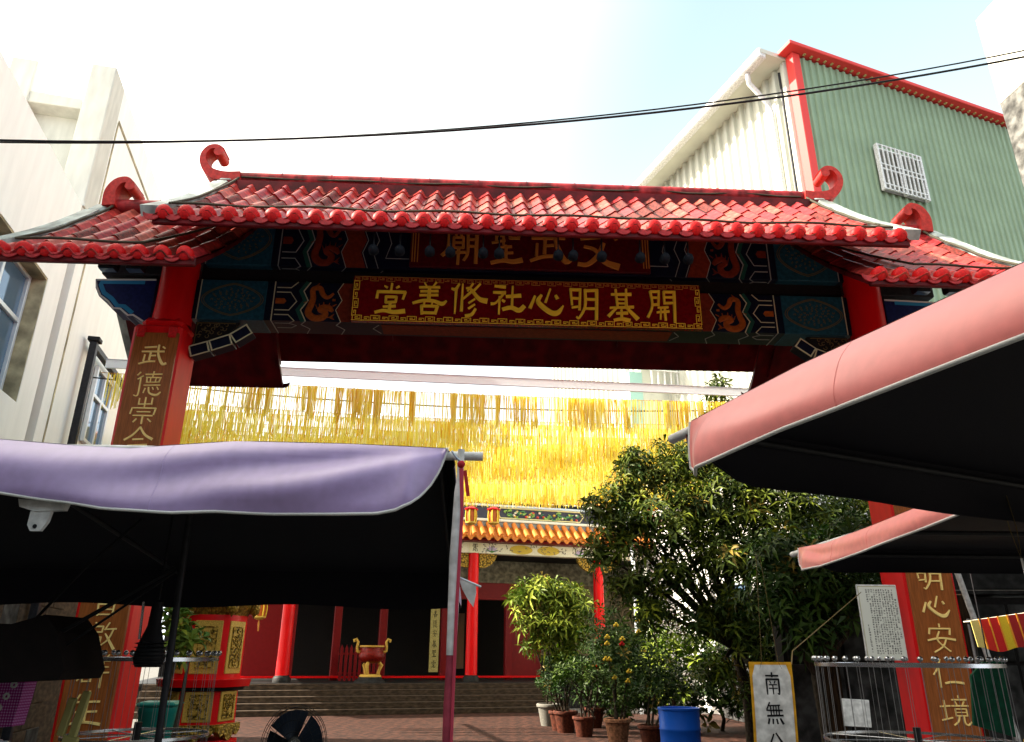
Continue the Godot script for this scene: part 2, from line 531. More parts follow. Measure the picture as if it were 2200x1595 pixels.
# ------------------------------------------------------------------ the gate
const INK := {
	"tang": "50,2,7 48,24,8/28,10,4 36,14,7/72,10,7 64,15,5/8,28,7 6,48,9/8,28,9 92,28,10/92,28,9 86,50,7/34,44,8 34,62,8/34,44,8 66,44,8/66,44,8 64,60,8/34,62,8 64,60,8/48,62,9 46,88,10/28,76,6 64,73,9/4,94,8 30,88,10 60,92,13 92,88,15",
	"shan": "34,2,4 40,12,5/66,0,6 58,12,4/20,16,6 76,14,7/24,28,6 72,26,7/22,40,6 72,38,7/48,14,9 47,54,11/4,64,7 30,56,9 60,56,10 84,64,12 96,56,5/36,56,6 34,68,6/58,56,5 56,68,5/28,72,9 30,96,8/28,72,8 72,72,8/72,72,9 66,94,9/30,92,8 68,92,8",
	"xiu": "22,4,6 12,20,9 2,18,5/14,18,9 12,92,5/32,4,5 30,84,9/60,2,6 46,24,5/80,2,6 60,26,7/42,16,5 54,18,8 78,46,13 98,52,17/56,26,8 32,50,5/66,48,5 50,60,5/66,64,5 50,76,6/68,78,8 58,94,9 42,98,8",
	"she": "14,6,7 44,8,10/10,26,7 44,26,11/40,28,8 18,58,6 4,62,9/28,40,7 26,94,6/36,50,6 42,54,8/48,38,9 88,34,13/66,6,6 64,70,8/38,78,11 62,72,13 84,80,15 98,68,13",
	"xin": "18,34,8 4,72,11/36,30,9 28,52,15 60,84,17 82,86,16 98,64,5/62,8,6 48,52,8/78,30,9 82,38,11",
	"ming": "4,8,8 8,56,7/6,10,9 36,10,9/36,8,8 32,70,8/8,36,7 34,36,8/8,64,6 34,60,7/52,10,9 50,60,9 30,94,7 22,92,5/54,12,9 92,10,9/90,10,11 86,98,10/52,38,8 88,38,8/50,66,7 86,66,8",
	"ji": "30,6,8 34,58,8/64,4,7 62,58,10/16,20,7 78,18,10/36,34,5 62,34,5/36,46,5 62,46,5/10,60,6 84,56,9/30,60,7 4,84,11/64,60,8 96,90,14/46,66,7 46,94,10/30,76,7 64,74,10/22,96,9 46,92,11 70,96,12",
	"kai": "18,8,8 22,50,8 6,84,9/20,8,8 46,8,8/46,6,8 42,50,7/22,26,6 44,26,7/22,48,8 42,46,8/62,8,8 62,44,7/62,8,8 98,8,8/96,8,10 92,98,9/62,24,6 94,24,7/62,42,7 94,40,7/40,56,5 72,54,7/36,70,6 74,66,8/50,56,6 46,90,5/62,56,7 62,92,8",
	"miao": "50,0,7 50,10,6/18,12,8 94,12,9/20,14,9 18,60,10 2,78,10/38,22,6 38,32,6/52,22,6 52,32,6/28,26,6 60,26,6/32,36,6 58,36,6/32,36,6 32,60,7/58,36,6 58,60,7/32,48,6 58,48,6/32,60,6 58,60,6/26,72,8 64,70,7/46,60,8 44,98,7/70,24,8 70,70,8 60,88,7/70,24,8 94,24,9/94,24,10 92,94,9/72,40,7 92,40,7/72,56,7 92,56,7",
	"sheng": "10,6,7 52,6,7/20,8,7 20,44,7/42,8,7 42,50,7/22,18,5 42,18,5/22,30,5 42,30,5/8,46,7 46,40,7/62,8,8 62,34,8/62,8,8 90,8,8/90,8,9 88,32,8/62,34,8 90,34,8/34,56,7 66,54,8/32,70,7 70,68,7/50,52,7 50,84,8/6,92,10 40,86,11 70,88,13 96,84,15",
	"wu": "12,12,8 54,8,9/4,30,8 84,28,10/62,0,8 64,40,11 84,82,14 98,80,11/78,8,8 86,14,8/36,32,9 34,66,9/36,48,7 56,46,8/16,44,7 14,72,8/0,84,8 30,74,9 56,72,9",
	"wen": "62,0,8 66,12,9/10,24,9 60,18,10/92,16,9 96,24,8/18,44,8 44,52,10 66,80,15 98,92,19/64,36,11 50,66,13 24,88,12 2,88,11",
	"de": "14,6,6 4,18,5/26,20,5 8,34,5/18,30,7 18,96,6 4,98,5/34,14,6 92,12,7/62,2,6 60,22,5/38,26,5 92,26,6/40,26,5 42,46,5/90,26,5 86,44,5/54,28,4 54,44,4/74,28,4 72,44,4/40,46,5 88,44,5/34,58,5 92,56,6/40,70,5 36,88,5/52,66,6 58,88,8 84,96,11 98,84,5/66,66,5 70,74,5/82,64,5 88,74,6",
	"chong": "50,0,6 50,24,6/28,4,5 28,26,6/28,26,6 74,24,6/74,2,6 74,26,6/50,28,5 50,36,5/8,40,6 92,40,7/8,40,6 4,62,6/92,40,7 88,64,6/28,54,6 74,54,6/16,68,6 84,68,7/50,68,7 50,98,7/30,80,6 20,92,6/70,80,6 82,90,7",
	"ling": "50,0,7 28,28,8 2,46,10/50,0,8 70,26,10 98,42,12/32,44,8 66,42,8/18,66,8 82,62,9/52,66,9 48,98,9",
	"zhi": "24,0,6 12,16,5/10,16,6 46,14,6/4,32,6 50,30,6/28,16,6 26,38,6 6,52,6/32,36,5 46,50,6/60,12,6 62,46,6/60,12,6 90,12,6/90,12,6 88,46,6/62,44,6 88,44,6/24,58,7 26,98,7/24,58,7 76,58,7/76,58,7 74,98,7/26,76,6 74,76,6/26,94,6 74,94,6",
	"qi": "28,0,5 34,8,6/16,14,7 54,14,7/16,14,7 14,60,6 2,92,5/54,14,6 52,34,6/16,34,6 52,34,6/18,52,6 18,84,6/18,52,6 52,52,6/52,52,6 50,82,6/18,82,6 52,80,6/72,0,6 60,26,5/62,24,6 96,22,7/88,24,6 76,60,7 54,82,6/64,40,5 78,62,9 98,94,12",
	"qun": "14,6,6 46,6,6/46,6,6 44,34,6/4,20,5 54,20,5/12,34,5 46,34,5/30,6,5 26,50,5 2,78,5/18,52,5 18,82,5/18,52,5 46,52,5/46,52,5 44,80,5/18,80,5 46,80,5/64,2,5 70,14,5/90,2,5 82,14,5/58,20,5 96,20,6/60,38,5 94,38,5/54,56,6 98,54,6/76,20,6 76,98,7",
	"live": "22,10,6 10,34,6/12,32,7 86,30,8/50,0,7 48,90,8/18,60,7 82,58,8/0,94,9 48,88,9 98,94,11",
	"an": "50,0,7 50,10,7/14,16,7 86,16,7/14,16,7 10,34,7/86,16,7 82,36,7/46,26,6 36,56,7 66,86,7 74,92,8/66,52,6 52,76,6 18,96,6/2,56,8 50,48,8 98,54,10",
	"ren": "30,0,6 18,30,7 0,54,6/20,32,7 18,98,7/46,22,7 88,20,8/36,84,9 64,80,9 98,84,11",
	"jing": "18,16,6 18,76,6/2,36,6 36,34,6/2,80,6 38,72,6/70,0,5 70,8,6/46,14,6 96,14,6/56,20,5 60,30,5/86,20,5 80,30,5/42,34,6 98,34,6/52,44,5 52,66,5/52,44,5 90,44,5/90,44,5 90,66,5/52,55,4 90,55,4/52,66,5 90,66,5/62,68,6 56,84,6 40,96,6/78,68,6 78,88,7 88,96,7 100,86,5",
	"nan": "50,0,8 50,20,8/12,14,7 88,14,8/14,30,8 14,98,8/14,30,8 88,30,8/88,30,9 86,94,9 76,92,6/34,38,5 40,48,5/66,38,5 60,48,5/28,54,5 74,54,5/26,70,5 76,70,5/50,54,6 50,96,7",
	"none": "24,0,7 4,30,6/20,14,6 84,12,6/2,34,6 96,34,7/4,58,8 98,56,8/28,14,6 28,58,6/44,14,5 44,58,5/60,14,5 60,58,5/76,14,6 76,58,6/14,70,9 6,92,8/36,72,8 34,92,7/58,72,8 62,92,8/80,70,8 94,92,11",
	"gong": "38,4,6 4,60,8/52,0,7 96,56,12/50,52,8 18,88,9/12,90,9 80,86,10/60,66,7 84,92,10",
	"shou": "50,0,8 52,12,8/12,22,8 90,18,8/12,22,8 8,40,7/90,18,8 84,40,7/24,52,7 84,50,7/62,44,8 60,98,9 48,92,6/34,64,7 42,76,7",
}
const PITCH := 0.208
const RIDGE_Z := -0.2

func roof_at(t: float, yr: float, ye: float, reach: float) -> Vector2:   # (height, distance from the ridge)
	return Vector2(lerpf(yr, ye, t) - 0.07 * sin(PI * t), reach * t)

func tile_mesh(length: float) -> ArrayMesh:
	var st := mesh_tool()
	var n := 10
	var wave := func(u: float) -> float: return 0.034 * sin(TAU * (u - 0.25)) + 0.009 * sin(2.0 * TAU * u)
	var nor := func(u: float) -> Vector3:
		var d: float = (wave.call(u + 0.01) - wave.call(u - 0.01)) / (0.02 * PITCH)
		return Vector3(-d, 1, 0).normalized()
	for i in n:
		var a := float(i) / n
		var b := float(i + 1) / n
		var ya: float = wave.call(a)
		var yb: float = wave.call(b)
		var na: Vector3 = nor.call(a)
		var nb: Vector3 = nor.call(b)
		var xa := a * PITCH - 0.5 * PITCH
		var xb := b * PITCH - 0.5 * PITCH
		quadn(st, [Vector3(xa, ya + 0.0, 0), Vector3(xb, yb, 0), Vector3(xb, yb + 0.018, length), Vector3(xa, ya + 0.018, length)], [na, nb, nb, na])
		face(st, Vector3(xa, ya + 0.018, length), Vector3(xb, yb + 0.018, length), Vector3(xb, yb - 0.004, length - 0.006), Vector3(xa, ya - 0.004, length - 0.006), Vector3(0, 0, 1))
	return st.commit()

func cap_mesh() -> ArrayMesh:
	return lathed([Vector2(0.0, 0.038), Vector2(0.03, 0.036), Vector2(0.058, 0.018), Vector2(0.074, 0.006), Vector2(0.076, -0.06)], 14, Transform3D(Basis(Vector3(1, 0, 0), PI / 2), Vector3.ZERO)).commit()

func drip_mesh() -> ArrayMesh:
	var poly := []
	for i in 9:
		var a := PI + PI * i / 8.0
		poly.append(Vector2(cos(a) * 0.085, sin(a) * 0.075 + 0.012))
	for i in 9:
		var a := TAU - PI * i / 8.0
		poly.append(Vector2(cos(a) * 0.085, sin(a) * 0.03 + 0.03))
	return extruded(poly, 0.0, 0.014).commit()

# one gabled tile roof of the gate, between x0 and x1
func tiled_roof(gate: Node3D, called: String, x0: float, x1: float, yr: float, ye: float, reach: float, rows: int, verges: Array) -> void:
	var cols := int(round((x1 - x0) / PITCH))
	var boards := mesh_tool()
	var back := mesh_tool()
	var seg := 8
	var roof := Node3D.new()
	roof.name = called
	gate.add_child(roof, true)
	# the boards under the tiles, both slopes in one skin
	for sgn in [1.0, -1.0]:
		for i in seg:
			var a := roof_at(float(i) / seg, yr, ye, reach)
			var b := roof_at(float(i + 1) / seg, yr, ye, reach)
			var za: float = RIDGE_Z + sgn * a.y
			var zb: float = RIDGE_Z + sgn * b.y
			var lo := Vector3(0, -0.11, 0)
			var hi := Vector3(0, -0.05, 0)
			var p := [Vector3(x0, a.x, za), Vector3(x1, a.x, za), Vector3(x1, b.x, zb), Vector3(x0, b.x, zb)]
			face(boards, p[0] + hi, p[1] + hi, p[2] + hi, p[3] + hi, Vector3.UP)
			face(boards, p[0] + lo, p[1] + lo, p[2] + lo, p[3] + lo, Vector3.DOWN)
			face(boards, p[0] + hi, p[3] + hi, p[3] + lo, p[0] + lo, Vector3.LEFT)
			face(boards, p[1] + hi, p[2] + hi, p[2] + lo, p[1] + lo, Vector3.RIGHT)
		var e := roof_at(1.0, yr, ye, reach)
		bx(boards, Vector3((x0 + x1) / 2, e.x - (0.075 if sgn > 0 else 0.045), RIDGE_Z + sgn * (e.y + 0.0)), Vector3(x1 - x0, 0.09 if sgn > 0 else 0.04, 0.05), 0.01)
		for x in range(int(x0 * 10) + 3, int(x1 * 10), 16):
			if sgn < 0: bx(boards, Vector3(x * 0.1, lerpf(yr, ye, 0.72) - 0.16, RIDGE_Z + sgn * reach * 0.72), Vector3(0.05, 0.12, 0.5), 0.0, Basis(Vector3(1, 0, 0), sgn * atan2(yr - ye, reach)))
	put("roof_board", boards, M.redshade, roof)
	# tiles
	var len0 := sqrt(reach * reach + (yr - ye) * (yr - ye)) / rows
	var tm := tile_mesh(len0 * 1.12)
	var mats := [M.tile_a, M.tile_a, M.tile_a, M.tile_b, M.tile_b, M.tile_c, M.tile_c, M.tile_d]
	for sgn in [1.0, -1.0]:
		for r in rows:
			var a := roof_at(float(r) / rows, yr, ye, reach)
			var b := roof_at(float(r + 1) / rows, yr, ye, reach)
			var pa := Vector3(0, a.x, RIDGE_Z + sgn * a.y)
			var pb := Vector3(0, b.x, RIDGE_Z + sgn * b.y)
			var d := (pb - pa).normalized()
			var xax := Vector3(sgn, 0, 0)
			var up := d.cross(xax)
			var bs := Basis(xax, up, d)
			for c in cols:
				var o := Vector3(x0 + (c + 0.5) * (x1 - x0) / cols, 0, 0) + pa
				var jit := Basis(up, rng.randf_range(-0.012, 0.012)) * bs
				var xf := Transform3D(jit, o + up * rng.randf_range(-0.003, 0.004))
				if sgn > 0: put("roof_tile", tm, mats[rng.randi() % 8], roof, xf)
				else: back.append_from(tm, 0, xf)
	var bk := put("rear_tiles", back, M.tile_b, roof)
	bk.set_meta("kind", "stuff")
	# round ends and drips along both eaves
	var e := roof_at(1.0, yr, ye, reach)
	var cm := cap_mesh()
	var dm := drip_mesh()
	var rear := mesh_tool()
	for c in cols + 1:
		var x := x0 + float(c) * (x1 - x0) / cols
		var at := Vector3(x, e.x - 0.005, RIDGE_Z + e.y + 0.045)
		if c > 0:
			put("eave_cap", cm, M.cap, roof, Transform3D(Basis(Vector3(1, 0, 0), 0.12 + rng.randf_range(-0.03, 0.03)), at - Vector3((x1 - x0) / cols * 0.5, -0.005, 0)))
			rear.append_from(cm, 0, Transform3D(Basis(Vector3(0, 1, 0), PI), Vector3(at.x - (x1 - x0) / cols * 0.5, at.y, RIDGE_Z - e.y - 0.045)))
		if c < cols: put("eave_drip", dm, M.ridge, roof, Transform3D(Basis(), at + Vector3(0.0, -0.03, -0.01)))
		rear.append_from(dm, 0, Transform3D(Basis(), Vector3(at.x, at.y - 0.03, RIDGE_Z - e.y - 0.03)))
	put("rear_eave", rear, M.redshade, roof).set_meta("kind", "stuff")
	# verges
	for v in verges:
		if v[1] == "": continue
		for sgn in [1.0, -1.0]:
			var st := mesh_tool()
			for i in seg:
				var a := roof_at(float(i) / seg, yr, ye, reach)
				var b := roof_at(float(i + 1) / seg, yr, ye, reach)
				var pa := Vector3(v[0], a.x + 0.03, RIDGE_Z + sgn * a.y)
				var pb := Vector3(v[0], b.x + 0.03, RIDGE_Z + sgn * b.y)
				var d := pb - pa
				var ang: float = atan2(-d.y, d.z * sgn) * sgn
				bx(st, (pa + pb) / 2, Vector3(0.17, 0.11, d.length() * 1.01), 0.03 if i == 0 else 0.0, Basis(Vector3(1, 0, 0), ang))
			put("verge_cap", st, M[v[1]], roof)
	# ridge
	var rg := mesh_tool()
	var nr := int((x1 - x0) / 0.6)
	for i in nr:
		var a := x0 + (x1 - x0) * i / nr
		var b := x0 + (x1 - x0) * (i + 1) / nr
		tube(rg, [Vector3(a, yr + 0.06, RIDGE_Z), Vector3(b - 0.02, yr + 0.06, RIDGE_Z), Vector3(b, yr + 0.06, RIDGE_Z)], [0.088, 0.088, 0.096], 12)
	put("ridge_cap", rg, M.ridge, roof)

# painted zigzags, hexagons and a coiling dragon on one end of a beam; s = -1 left end, 1 right end
func beam_paint(gate: Node3D, yb: float, yt: float, s: float, dim: bool) -> void:
	var H := yt - yb
	var g := func(x: float, y: float) -> Array: return [s * x, yb + y * H]
	var xf := Transform3D(Basis(), Vector3(0, 0, 0.0))
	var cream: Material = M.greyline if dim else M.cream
	var sl := mesh_tool()
	bc(sl, Vector3(s * 3.84, yb - 0.006, -0.376), Vector3(s * 3.07, yt + 0.004, 0.007), 0.008)
	put("blue_panel", sl, M.blue, gate)
	var fr := mesh_tool()
	line2(fr, [g.call(3.835, 0.0), g.call(3.835, 1.0)], 0.012, 0.011, xf)
	line2(fr, [g.call(2.985, 0.0), g.call(2.985, 1.0)], 0.012, 0.005, xf)
	for k in 3:
		var yc := 0.5 + (k - 1) * 0.58
		var lo := yc - 0.23
		var hi := yc + 0.23
		var pts := []
		for q in [[2.955, lo], [2.795, lo], [2.715, yc], [2.795, hi], [2.955, hi]]:
			pts.append(g.call(q[0], clampf(q[1], 0.0, 1.0)))
		if k != 1:
			pts = []
			var e := 0.0 if k == 0 else 1.0
			var y := hi if k == 0 else lo
			for q in [[2.955, y], [2.795, y], [2.72, e]]: pts.append(g.call(q[0], q[1]))
		line2(fr, pts, 0.011, 0.005, xf)
		var bar := mesh_tool()
		var b0 := clampf(yc - 0.07, 0.0, 1.0)
		var b1 := clampf(yc + 0.07, 0.0, 1.0)
		if b1 - b0 > 0.02:
			extrude(bar, [Vector2(s * 2.96, yb + b0 * H), Vector2(s * 2.86, yb + b0 * H), Vector2(s * 2.835, yb + (b0 + b1) * 0.5 * H), Vector2(s * 2.86, yb + b1 * H), Vector2(s * 2.96, yb + b1 * H)], 0.0, 0.004, xf)
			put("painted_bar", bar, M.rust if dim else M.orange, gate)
	var zz := []
	var zg := []
	for q in [[2.575, 1.0], [2.645, 0.77], [2.585, 0.53], [2.66, 0.28], [2.59, 0.0]]:
		zz.append(g.call(q[0], q[1]))
		zg.append(g.call(q[0] + 0.035, q[1]))
	line2(fr, zz, 0.013, 0.005, xf)
	var gz := mesh_tool()
	line2(gz, zg, 0.05, 0.003, xf)
	put("zigzag_band", gz, M.green, gate)
	var rz := []
	for q in [[2.19, 1.0], [2.25, 0.78], [2.19, 0.55], [2.255, 0.3], [2.185, 0.0]]: rz.append(g.call(q[0], q[1]))
	line2(fr, rz, 0.009, 0.005, xf)
	var inner := [[1.95, 1.0], [2.02, 0.78], [1.96, 0.55], [2.02, 0.3], [1.95, 0.0]] if dim else [[2.08, 1.0], [2.08, 0.0]]
	var poly := []
	for q in rz: poly.append(Vector2(q[0], q[1]))
	inner.reverse()
	for q in inner:
		var v: Array = g.call(q[0], q[1])
		poly.append(Vector2(v[0], v[1]))
	put("painted_field", extruded(poly, 0.0, 0.003, xf), M.rust, gate)
	if dim:
		for off in [0.0, 0.13]:
			var z2 := []
			for q in [[1.93, 1.0], [2.0, 0.78], [1.94, 0.55], [2.0, 0.3], [1.93, 0.0]]: z2.append(g.call(q[0] - off, q[1]))
			line2(fr, z2, 0.009, 0.005, xf)
		line2(fr, [g.call(1.44, 0.2), g.call(1.72, 0.2), g.call(1.66, 0.5), g.call(1.72, 0.8), g.call(1.44, 0.8)], 0.01, 0.005, xf)
	put("painted_lines", fr, cream, gate).set_meta("kind", "stuff")
	# dragon: a generic coiled body with mane, claws and a small sun
	var dr := mesh_tool()
	var body := []
	for q in [[2.30, 0.72, 0.03], [2.36, 0.62, 0.05], [2.42, 0.70, 0.06], [2.46, 0.86, 0.065], [2.54, 0.82, 0.065], [2.53, 0.60, 0.07], [2.545, 0.42, 0.075], [2.57, 0.22, 0.08], [2.50, 0.09, 0.085], [2.40, 0.10, 0.08], [2.37, 0.22, 0.07], [2.44, 0.30, 0.06], [2.40, 0.38, 0.06], [2.33, 0.34, 0.075], [2.29, 0.27, 0.035]]:
		var v: Array = g.call(q[0], q[1])
		body.append(Vector3(v[0], v[1], q[2] * (1.12 if dim else 1.0)))
	stroke(dr, body, 0.007, xf, true, 0.6)
	for q in [[2.29, 0.4, 2.25, 0.45], [2.37, 0.10, 2.28, 0.12], [2.31, 0.12, 2.27, 0.19], [2.31, 0.10, 2.265, 0.06], [2.59, 0.5, 2.63, 0.47], [2.47, 0.33, 2.49, 0.42], [2.44, 0.36, 2.45, 0.45], [2.40, 0.42, 2.40, 0.5], [2.34, 0.4, 2.33, 0.48], [2.50, 0.92, 2.47, 0.98]]:
		var a: Array = g.call(q[0], q[1])
		var b: Array = g.call(q[2], q[3])
		stroke(dr, [Vector3(a[0], a[1], 0.018), Vector3(b[0], b[1], 0.008)], 0.005, xf)
	var sun: Array = g.call(2.285, 0.56)
	stroke(dr, [Vector3(sun[0] - 0.012, sun[1], 0.03), Vector3(sun[0] + 0.012, sun[1], 0.03)], 0.005, xf)
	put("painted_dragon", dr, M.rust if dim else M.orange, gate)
	# curled tracery in an almond on the blue panel
	var md := mesh_tool()
	var cx := s * 3.455
	var cy := yb + 0.5 * H
	for k in 2:
		var al := []
		var rr := 1.0 - 0.07 * k
		for i in 25:
			var a := TAU * i / 24.0
			al.append(Vector3(cx + 0.33 * rr * cos(a) * (1.0 + 0.08 * absf(cos(a))), cy + 0.42 * H * rr * sin(a) * (1.0 - 0.25 * absf(cos(a))), 0.009))
		stroke(md, al, 0.010, Transform3D(Basis(), Vector3(0, 0, 0.003)), false)
	for i in 46:
		var a := i * 2.399
		var rad := sqrt((i + 0.5) / 46.0) * 0.85
		var px := cx + 0.3 * rad * cos(a)
		var py := cy + 0.33 * H * rad * sin(a)
		var c := []
		for k in 6:
			var t := k / 5.0
			var w := a + t * 4.2 * (1 if i % 2 else -1)
			c.append(Vector3(px + cos(w) * 0.018 * (1 - t * 0.7), py + sin(w) * 0.018 * (1 - t * 0.7), 0.008))
		stroke(md, c, 0.010, Transform3D(Basis(), Vector3(0, 0, 0.003)), false)
	put("medallion", md, M.tracery, gate)
	# the same lines turned under the beam
	var un := mesh_tool()
	var uf := Transform3D(Basis(Vector3(1, 0, 0), Vector3(0, 0, -1), Vector3(0, -1, 0)), Vector3(0, yb, 0))
	line2(un, [[s * 2.985, 0.0], [s * 2.985, 0.37]], 0.012, 0.004, uf)
	line2(un, [[s * 2.72, 0.0], [s * 2.795, 0.07], [s * 2.955, 0.07]], 0.01, 0.004, uf)
	line2(un, [[s * 2.955, 0.2], [s * 2.795, 0.2], [s * 2.72, 0.13], [s * 2.795, 0.07]], 0.01, 0.004, uf)
	line2(un, [[s * 2.59, 0.0], [s * 2.66, 0.1], [s * 2.58, 0.22], [s * 2.64, 0.36]], 0.01, 0.004, uf)
	line2(un, [[s * 2.185, 0.0], [s * 2.25, 0.1], [s * 2.17, 0.22], [s * 2.23, 0.36]], 0.01, 0.004, uf)
	line2(un, [[s * 1.75, 0.06], [s * 1.83, 0.17], [s * 1.75, 0.3]], 0.01, 0.004, uf)
	put("painted_lines", un, M.greyline, gate).set_meta("kind", "stuff")

# a running key border from (x0, y0) to (x1, y1), h high
func fret(x0: float, y0: float, x1: float, y1: float, h: float, z: float) -> SurfaceTool:
	var st := mesh_tool()
	var d := Vector2(x1 - x0, y1 - y0)
	var n := maxi(1, int(round(d.length() / (h * 1.75))))
	var u := d / n
	var e := u.normalized()
	var o := Vector2(-e.y, e.x)
	var L := u.length()
	for i in n:
		var a := Vector2(x0, y0) + u * i
		var flip := i % 2 == 1
		var pts := []
		for q in [[-0.06, 0.0], [0.02, 0.0], [0.02, 1.0], [0.86, 1.0], [0.86, 0.32], [0.32, 0.32], [0.32, 0.64], [0.62, 0.64]]:
			var v: Vector2 = a + e * (q[0] * L + L * 0.06) + o * ((1.0 - q[1] if flip else q[1]) * h)
			pts.append([v.x, v.y])
		line2(st, pts, h * 0.15, 0.006, Transform3D(Basis(), Vector3(0, 0, z)))
	line2(st, [[x0, y0], [x1, y1]], h * 0.1, 0.005, Transform3D(Basis(), Vector3(0, 0, z)))
	return st

func build_gate() -> void:
	var gate := thing("gate", "red painted shrine gate with tiled roofs, gold lettered plaque and painted beams", "gate", Vector3(0.1865, 0, -8), 2.675)
	for s in [-1.0, 1.0]:
		var p := mesh_tool()
		bc(p, Vector3(s * 3.865, 0.35, -0.25), Vector3(s * 4.40, 5.02, 0.25), 0.035)
		bc(p, Vector3(s * 3.885, 5.0, -0.22), Vector3(s * 4.35, 5.13, 0.22), 0.06)
		lathe(p, [Vector2(0.215, 5.1), Vector2(0.205, 5.3), Vector2(0.20, 6.55), Vector2(0.0, 6.55)], 24, Transform3D(Basis(), Vector3(s * 4.10, 0, 0.0)))
		put("pillar", p, M.red, gate)
		put("pillar_foot", boxc(Vector3(s * 3.82, 0, -0.3), Vector3(s * 4.45, 0.36, 0.31), 0.04), M.dstone, gate)
		var cb := put("couplet_board", boxc(Vector3(s * 3.875, 0.78, 0.252), Vector3(s * 4.345, 4.90, 0.285), 0.006), M.wood, gate)
		for x in [3.90, 4.24]: put("board_clip", boxc(Vector3(s * x, 4.84, 0.25), Vector3(s * (x + 0.085), 4.97, 0.31), 0.012), M.cap, gate)
		var rows := []
		if s < 0: rows = [["wu", 4.747, 4.483], ["de", 4.443, 4.16], ["chong", 4.142, 3.845], ["ling", 3.813, 3.51], ["zhi", 2.19, 1.93], ["qi", 1.871, 1.62], ["qun", 1.59, 1.293], ["live", 1.27, 0.972]]
		else: rows = [["ming", 2.515, 2.25], ["xin", 2.209, 1.97], ["an", 1.922, 1.644], ["ren", 1.59, 1.33], ["jing", 1.262, 0.988]]
		for r in rows:
			var st := mesh_tool()
			var cx := -4.095 if s < 0 else 4.11
			glyph(st, INK[r[0]], cx - 0.145, r[2], cx + 0.145, r[1], 0.86, 0.012, Transform3D(Basis(), Vector3(0, 0, 0.284)))
			put("gold_character", st, M.palegold, cb)
	# beams
	put("lower_beam", boxc(Vector3(-3.9, 5.21, -0.37), Vector3(3.9, 5.71, 0), 0.004), M.navy, gate)
	put("upper_beam", boxc(Vector3(-3.95, 5.925, -0.37), Vector3(3.95, 6.62, 0), 0.004), M.navy, gate)
	put("filling_board", boxc(Vector3(-3.9, 5.70, -0.3), Vector3(3.9, 5.93, -0.1)), M.dark, gate)
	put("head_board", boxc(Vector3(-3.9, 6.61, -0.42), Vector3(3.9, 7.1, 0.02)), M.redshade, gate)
	for s in [-1.0, 1.0]:
		beam_paint(gate, 5.21, 5.71, s, false)
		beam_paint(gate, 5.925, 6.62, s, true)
	# the painted band under the lower beam
	put("soffit_panel", boxc(Vector3(-1.72, 5.204, -0.31), Vector3(1.72, 5.212, -0.05)), M.rust, gate)
	# plaques
	var pl := put("signboard", boxc(Vector3(-2.065, 5.2, 0.002), Vector3(2.065, 5.78, 0.075), 0.012), M.plaque, gate)
	put("key_border", fret(-2.05, 5.208, 2.05, 5.208, 0.06, 0.0745), M.gold, pl)
	put("key_border", fret(2.05, 5.772, -2.05, 5.772, 0.055, 0.0745), M.oldgold, pl)
	put("key_border", fret(-2.05, 5.72, -2.05, 5.26, 0.06, 0.0745), M.gold, pl)
	put("key_border", fret(2.05, 5.26, 2.05, 5.72, 0.06, 0.0745), M.gold, pl)
	var big := [["tang", -1.80, -1.42, 5.285, 5.69], ["shan", -1.37, -0.95, 5.285, 5.715], ["xiu", -0.915, -0.49, 5.285, 5.72], ["she", -0.455, -0.05, 5.30, 5.715], ["xin", 0.0, 0.415, 5.31, 5.70], ["ming", 0.485, 0.85, 5.28, 5.715], ["ji", 0.93, 1.30, 5.27, 5.71], ["kai", 1.39, 1.76, 5.27, 5.71]]
	for c in big:
		var st := mesh_tool()
		glyph(st, INK[c[0]], c[1], c[3], c[2], c[4], 1.0, 0.022, Transform3D(Basis(), Vector3(0, 0, 0.074)))
		put("gold_character", st, M.gold, pl)
	var pu := put("signboard", boxc(Vector3(-1.43, 5.94, 0.002), Vector3(1.49, 6.66, 0.05), 0.01), M.plaque2, gate)
	for x in [-1.405, -1.375, -1.34, 1.40, 1.435, 1.465]:
		put("gilt_line", boxc(Vector3(x, 6.0, 0.0495), Vector3(x + 0.012, 6.6, 0.056)), M.oldgold, pu)
	for c in [["miao", -1.05, -0.60, 5.97, 6.57], ["sheng", -0.47, -0.07, 5.97, 6.57], ["wu", 0.03, 0.52, 5.97, 6.55], ["wen", 0.60, 1.10, 5.97, 6.52]]:
		var st := mesh_tool()
		glyph(st, INK[c[0]], c[1], c[3], c[2], c[4], 1.0, 0.02, Transform3D(Basis(), Vector3(0, 0, 0.049)))
		put("gold_character", st, M.oldgold, pu)
	# corner brackets under the beam, and the blue arms outside the pillars
	for s in [-1.0, 1.0]:
		var P := func(x: float, y: float) -> Vector2: return Vector2(s * x, y)
		var web := put("bracket_web", extruded([P.call(3.85, 5.195), P.call(3.36, 5.195), P.call(3.46, 5.06), P.call(3.60, 4.985), P.call(3.72, 4.95), P.call(3.85, 4.87)], -0.12, -0.06), M.dark, gate)
		var cu := mesh_tool()
		line2(cu, [[s * 3.835, 4.9], [s * 3.835, 5.18], [s * 3.40, 5.18]], 0.009, 0.006, Transform3D(Basis(), Vector3(0, 0, -0.06)))
		for i in 20:
			var px := 3.80 - 0.35 * ((i % 5) / 5.0) - 0.02 * (i % 3)
			var py := 5.155 - 0.19 * ((i / 5) / 4.0)
			if py < 4.93 + (3.83 - px) * 0.42: continue
			var c := []
			for k in 6:
				var t := k / 5.0
				var w := i * 1.7 + t * 4.6
				c.append(Vector3(s * (px + cos(w) * 0.032 * (1 - t * 0.65)), py + sin(w) * 0.03 * (1 - t * 0.65), 0.009))
			stroke(cu, c, 0.007, Transform3D(Basis(), Vector3(0, 0, -0.06)), false)
		put("scroll_work", cu, M.tracery, web)
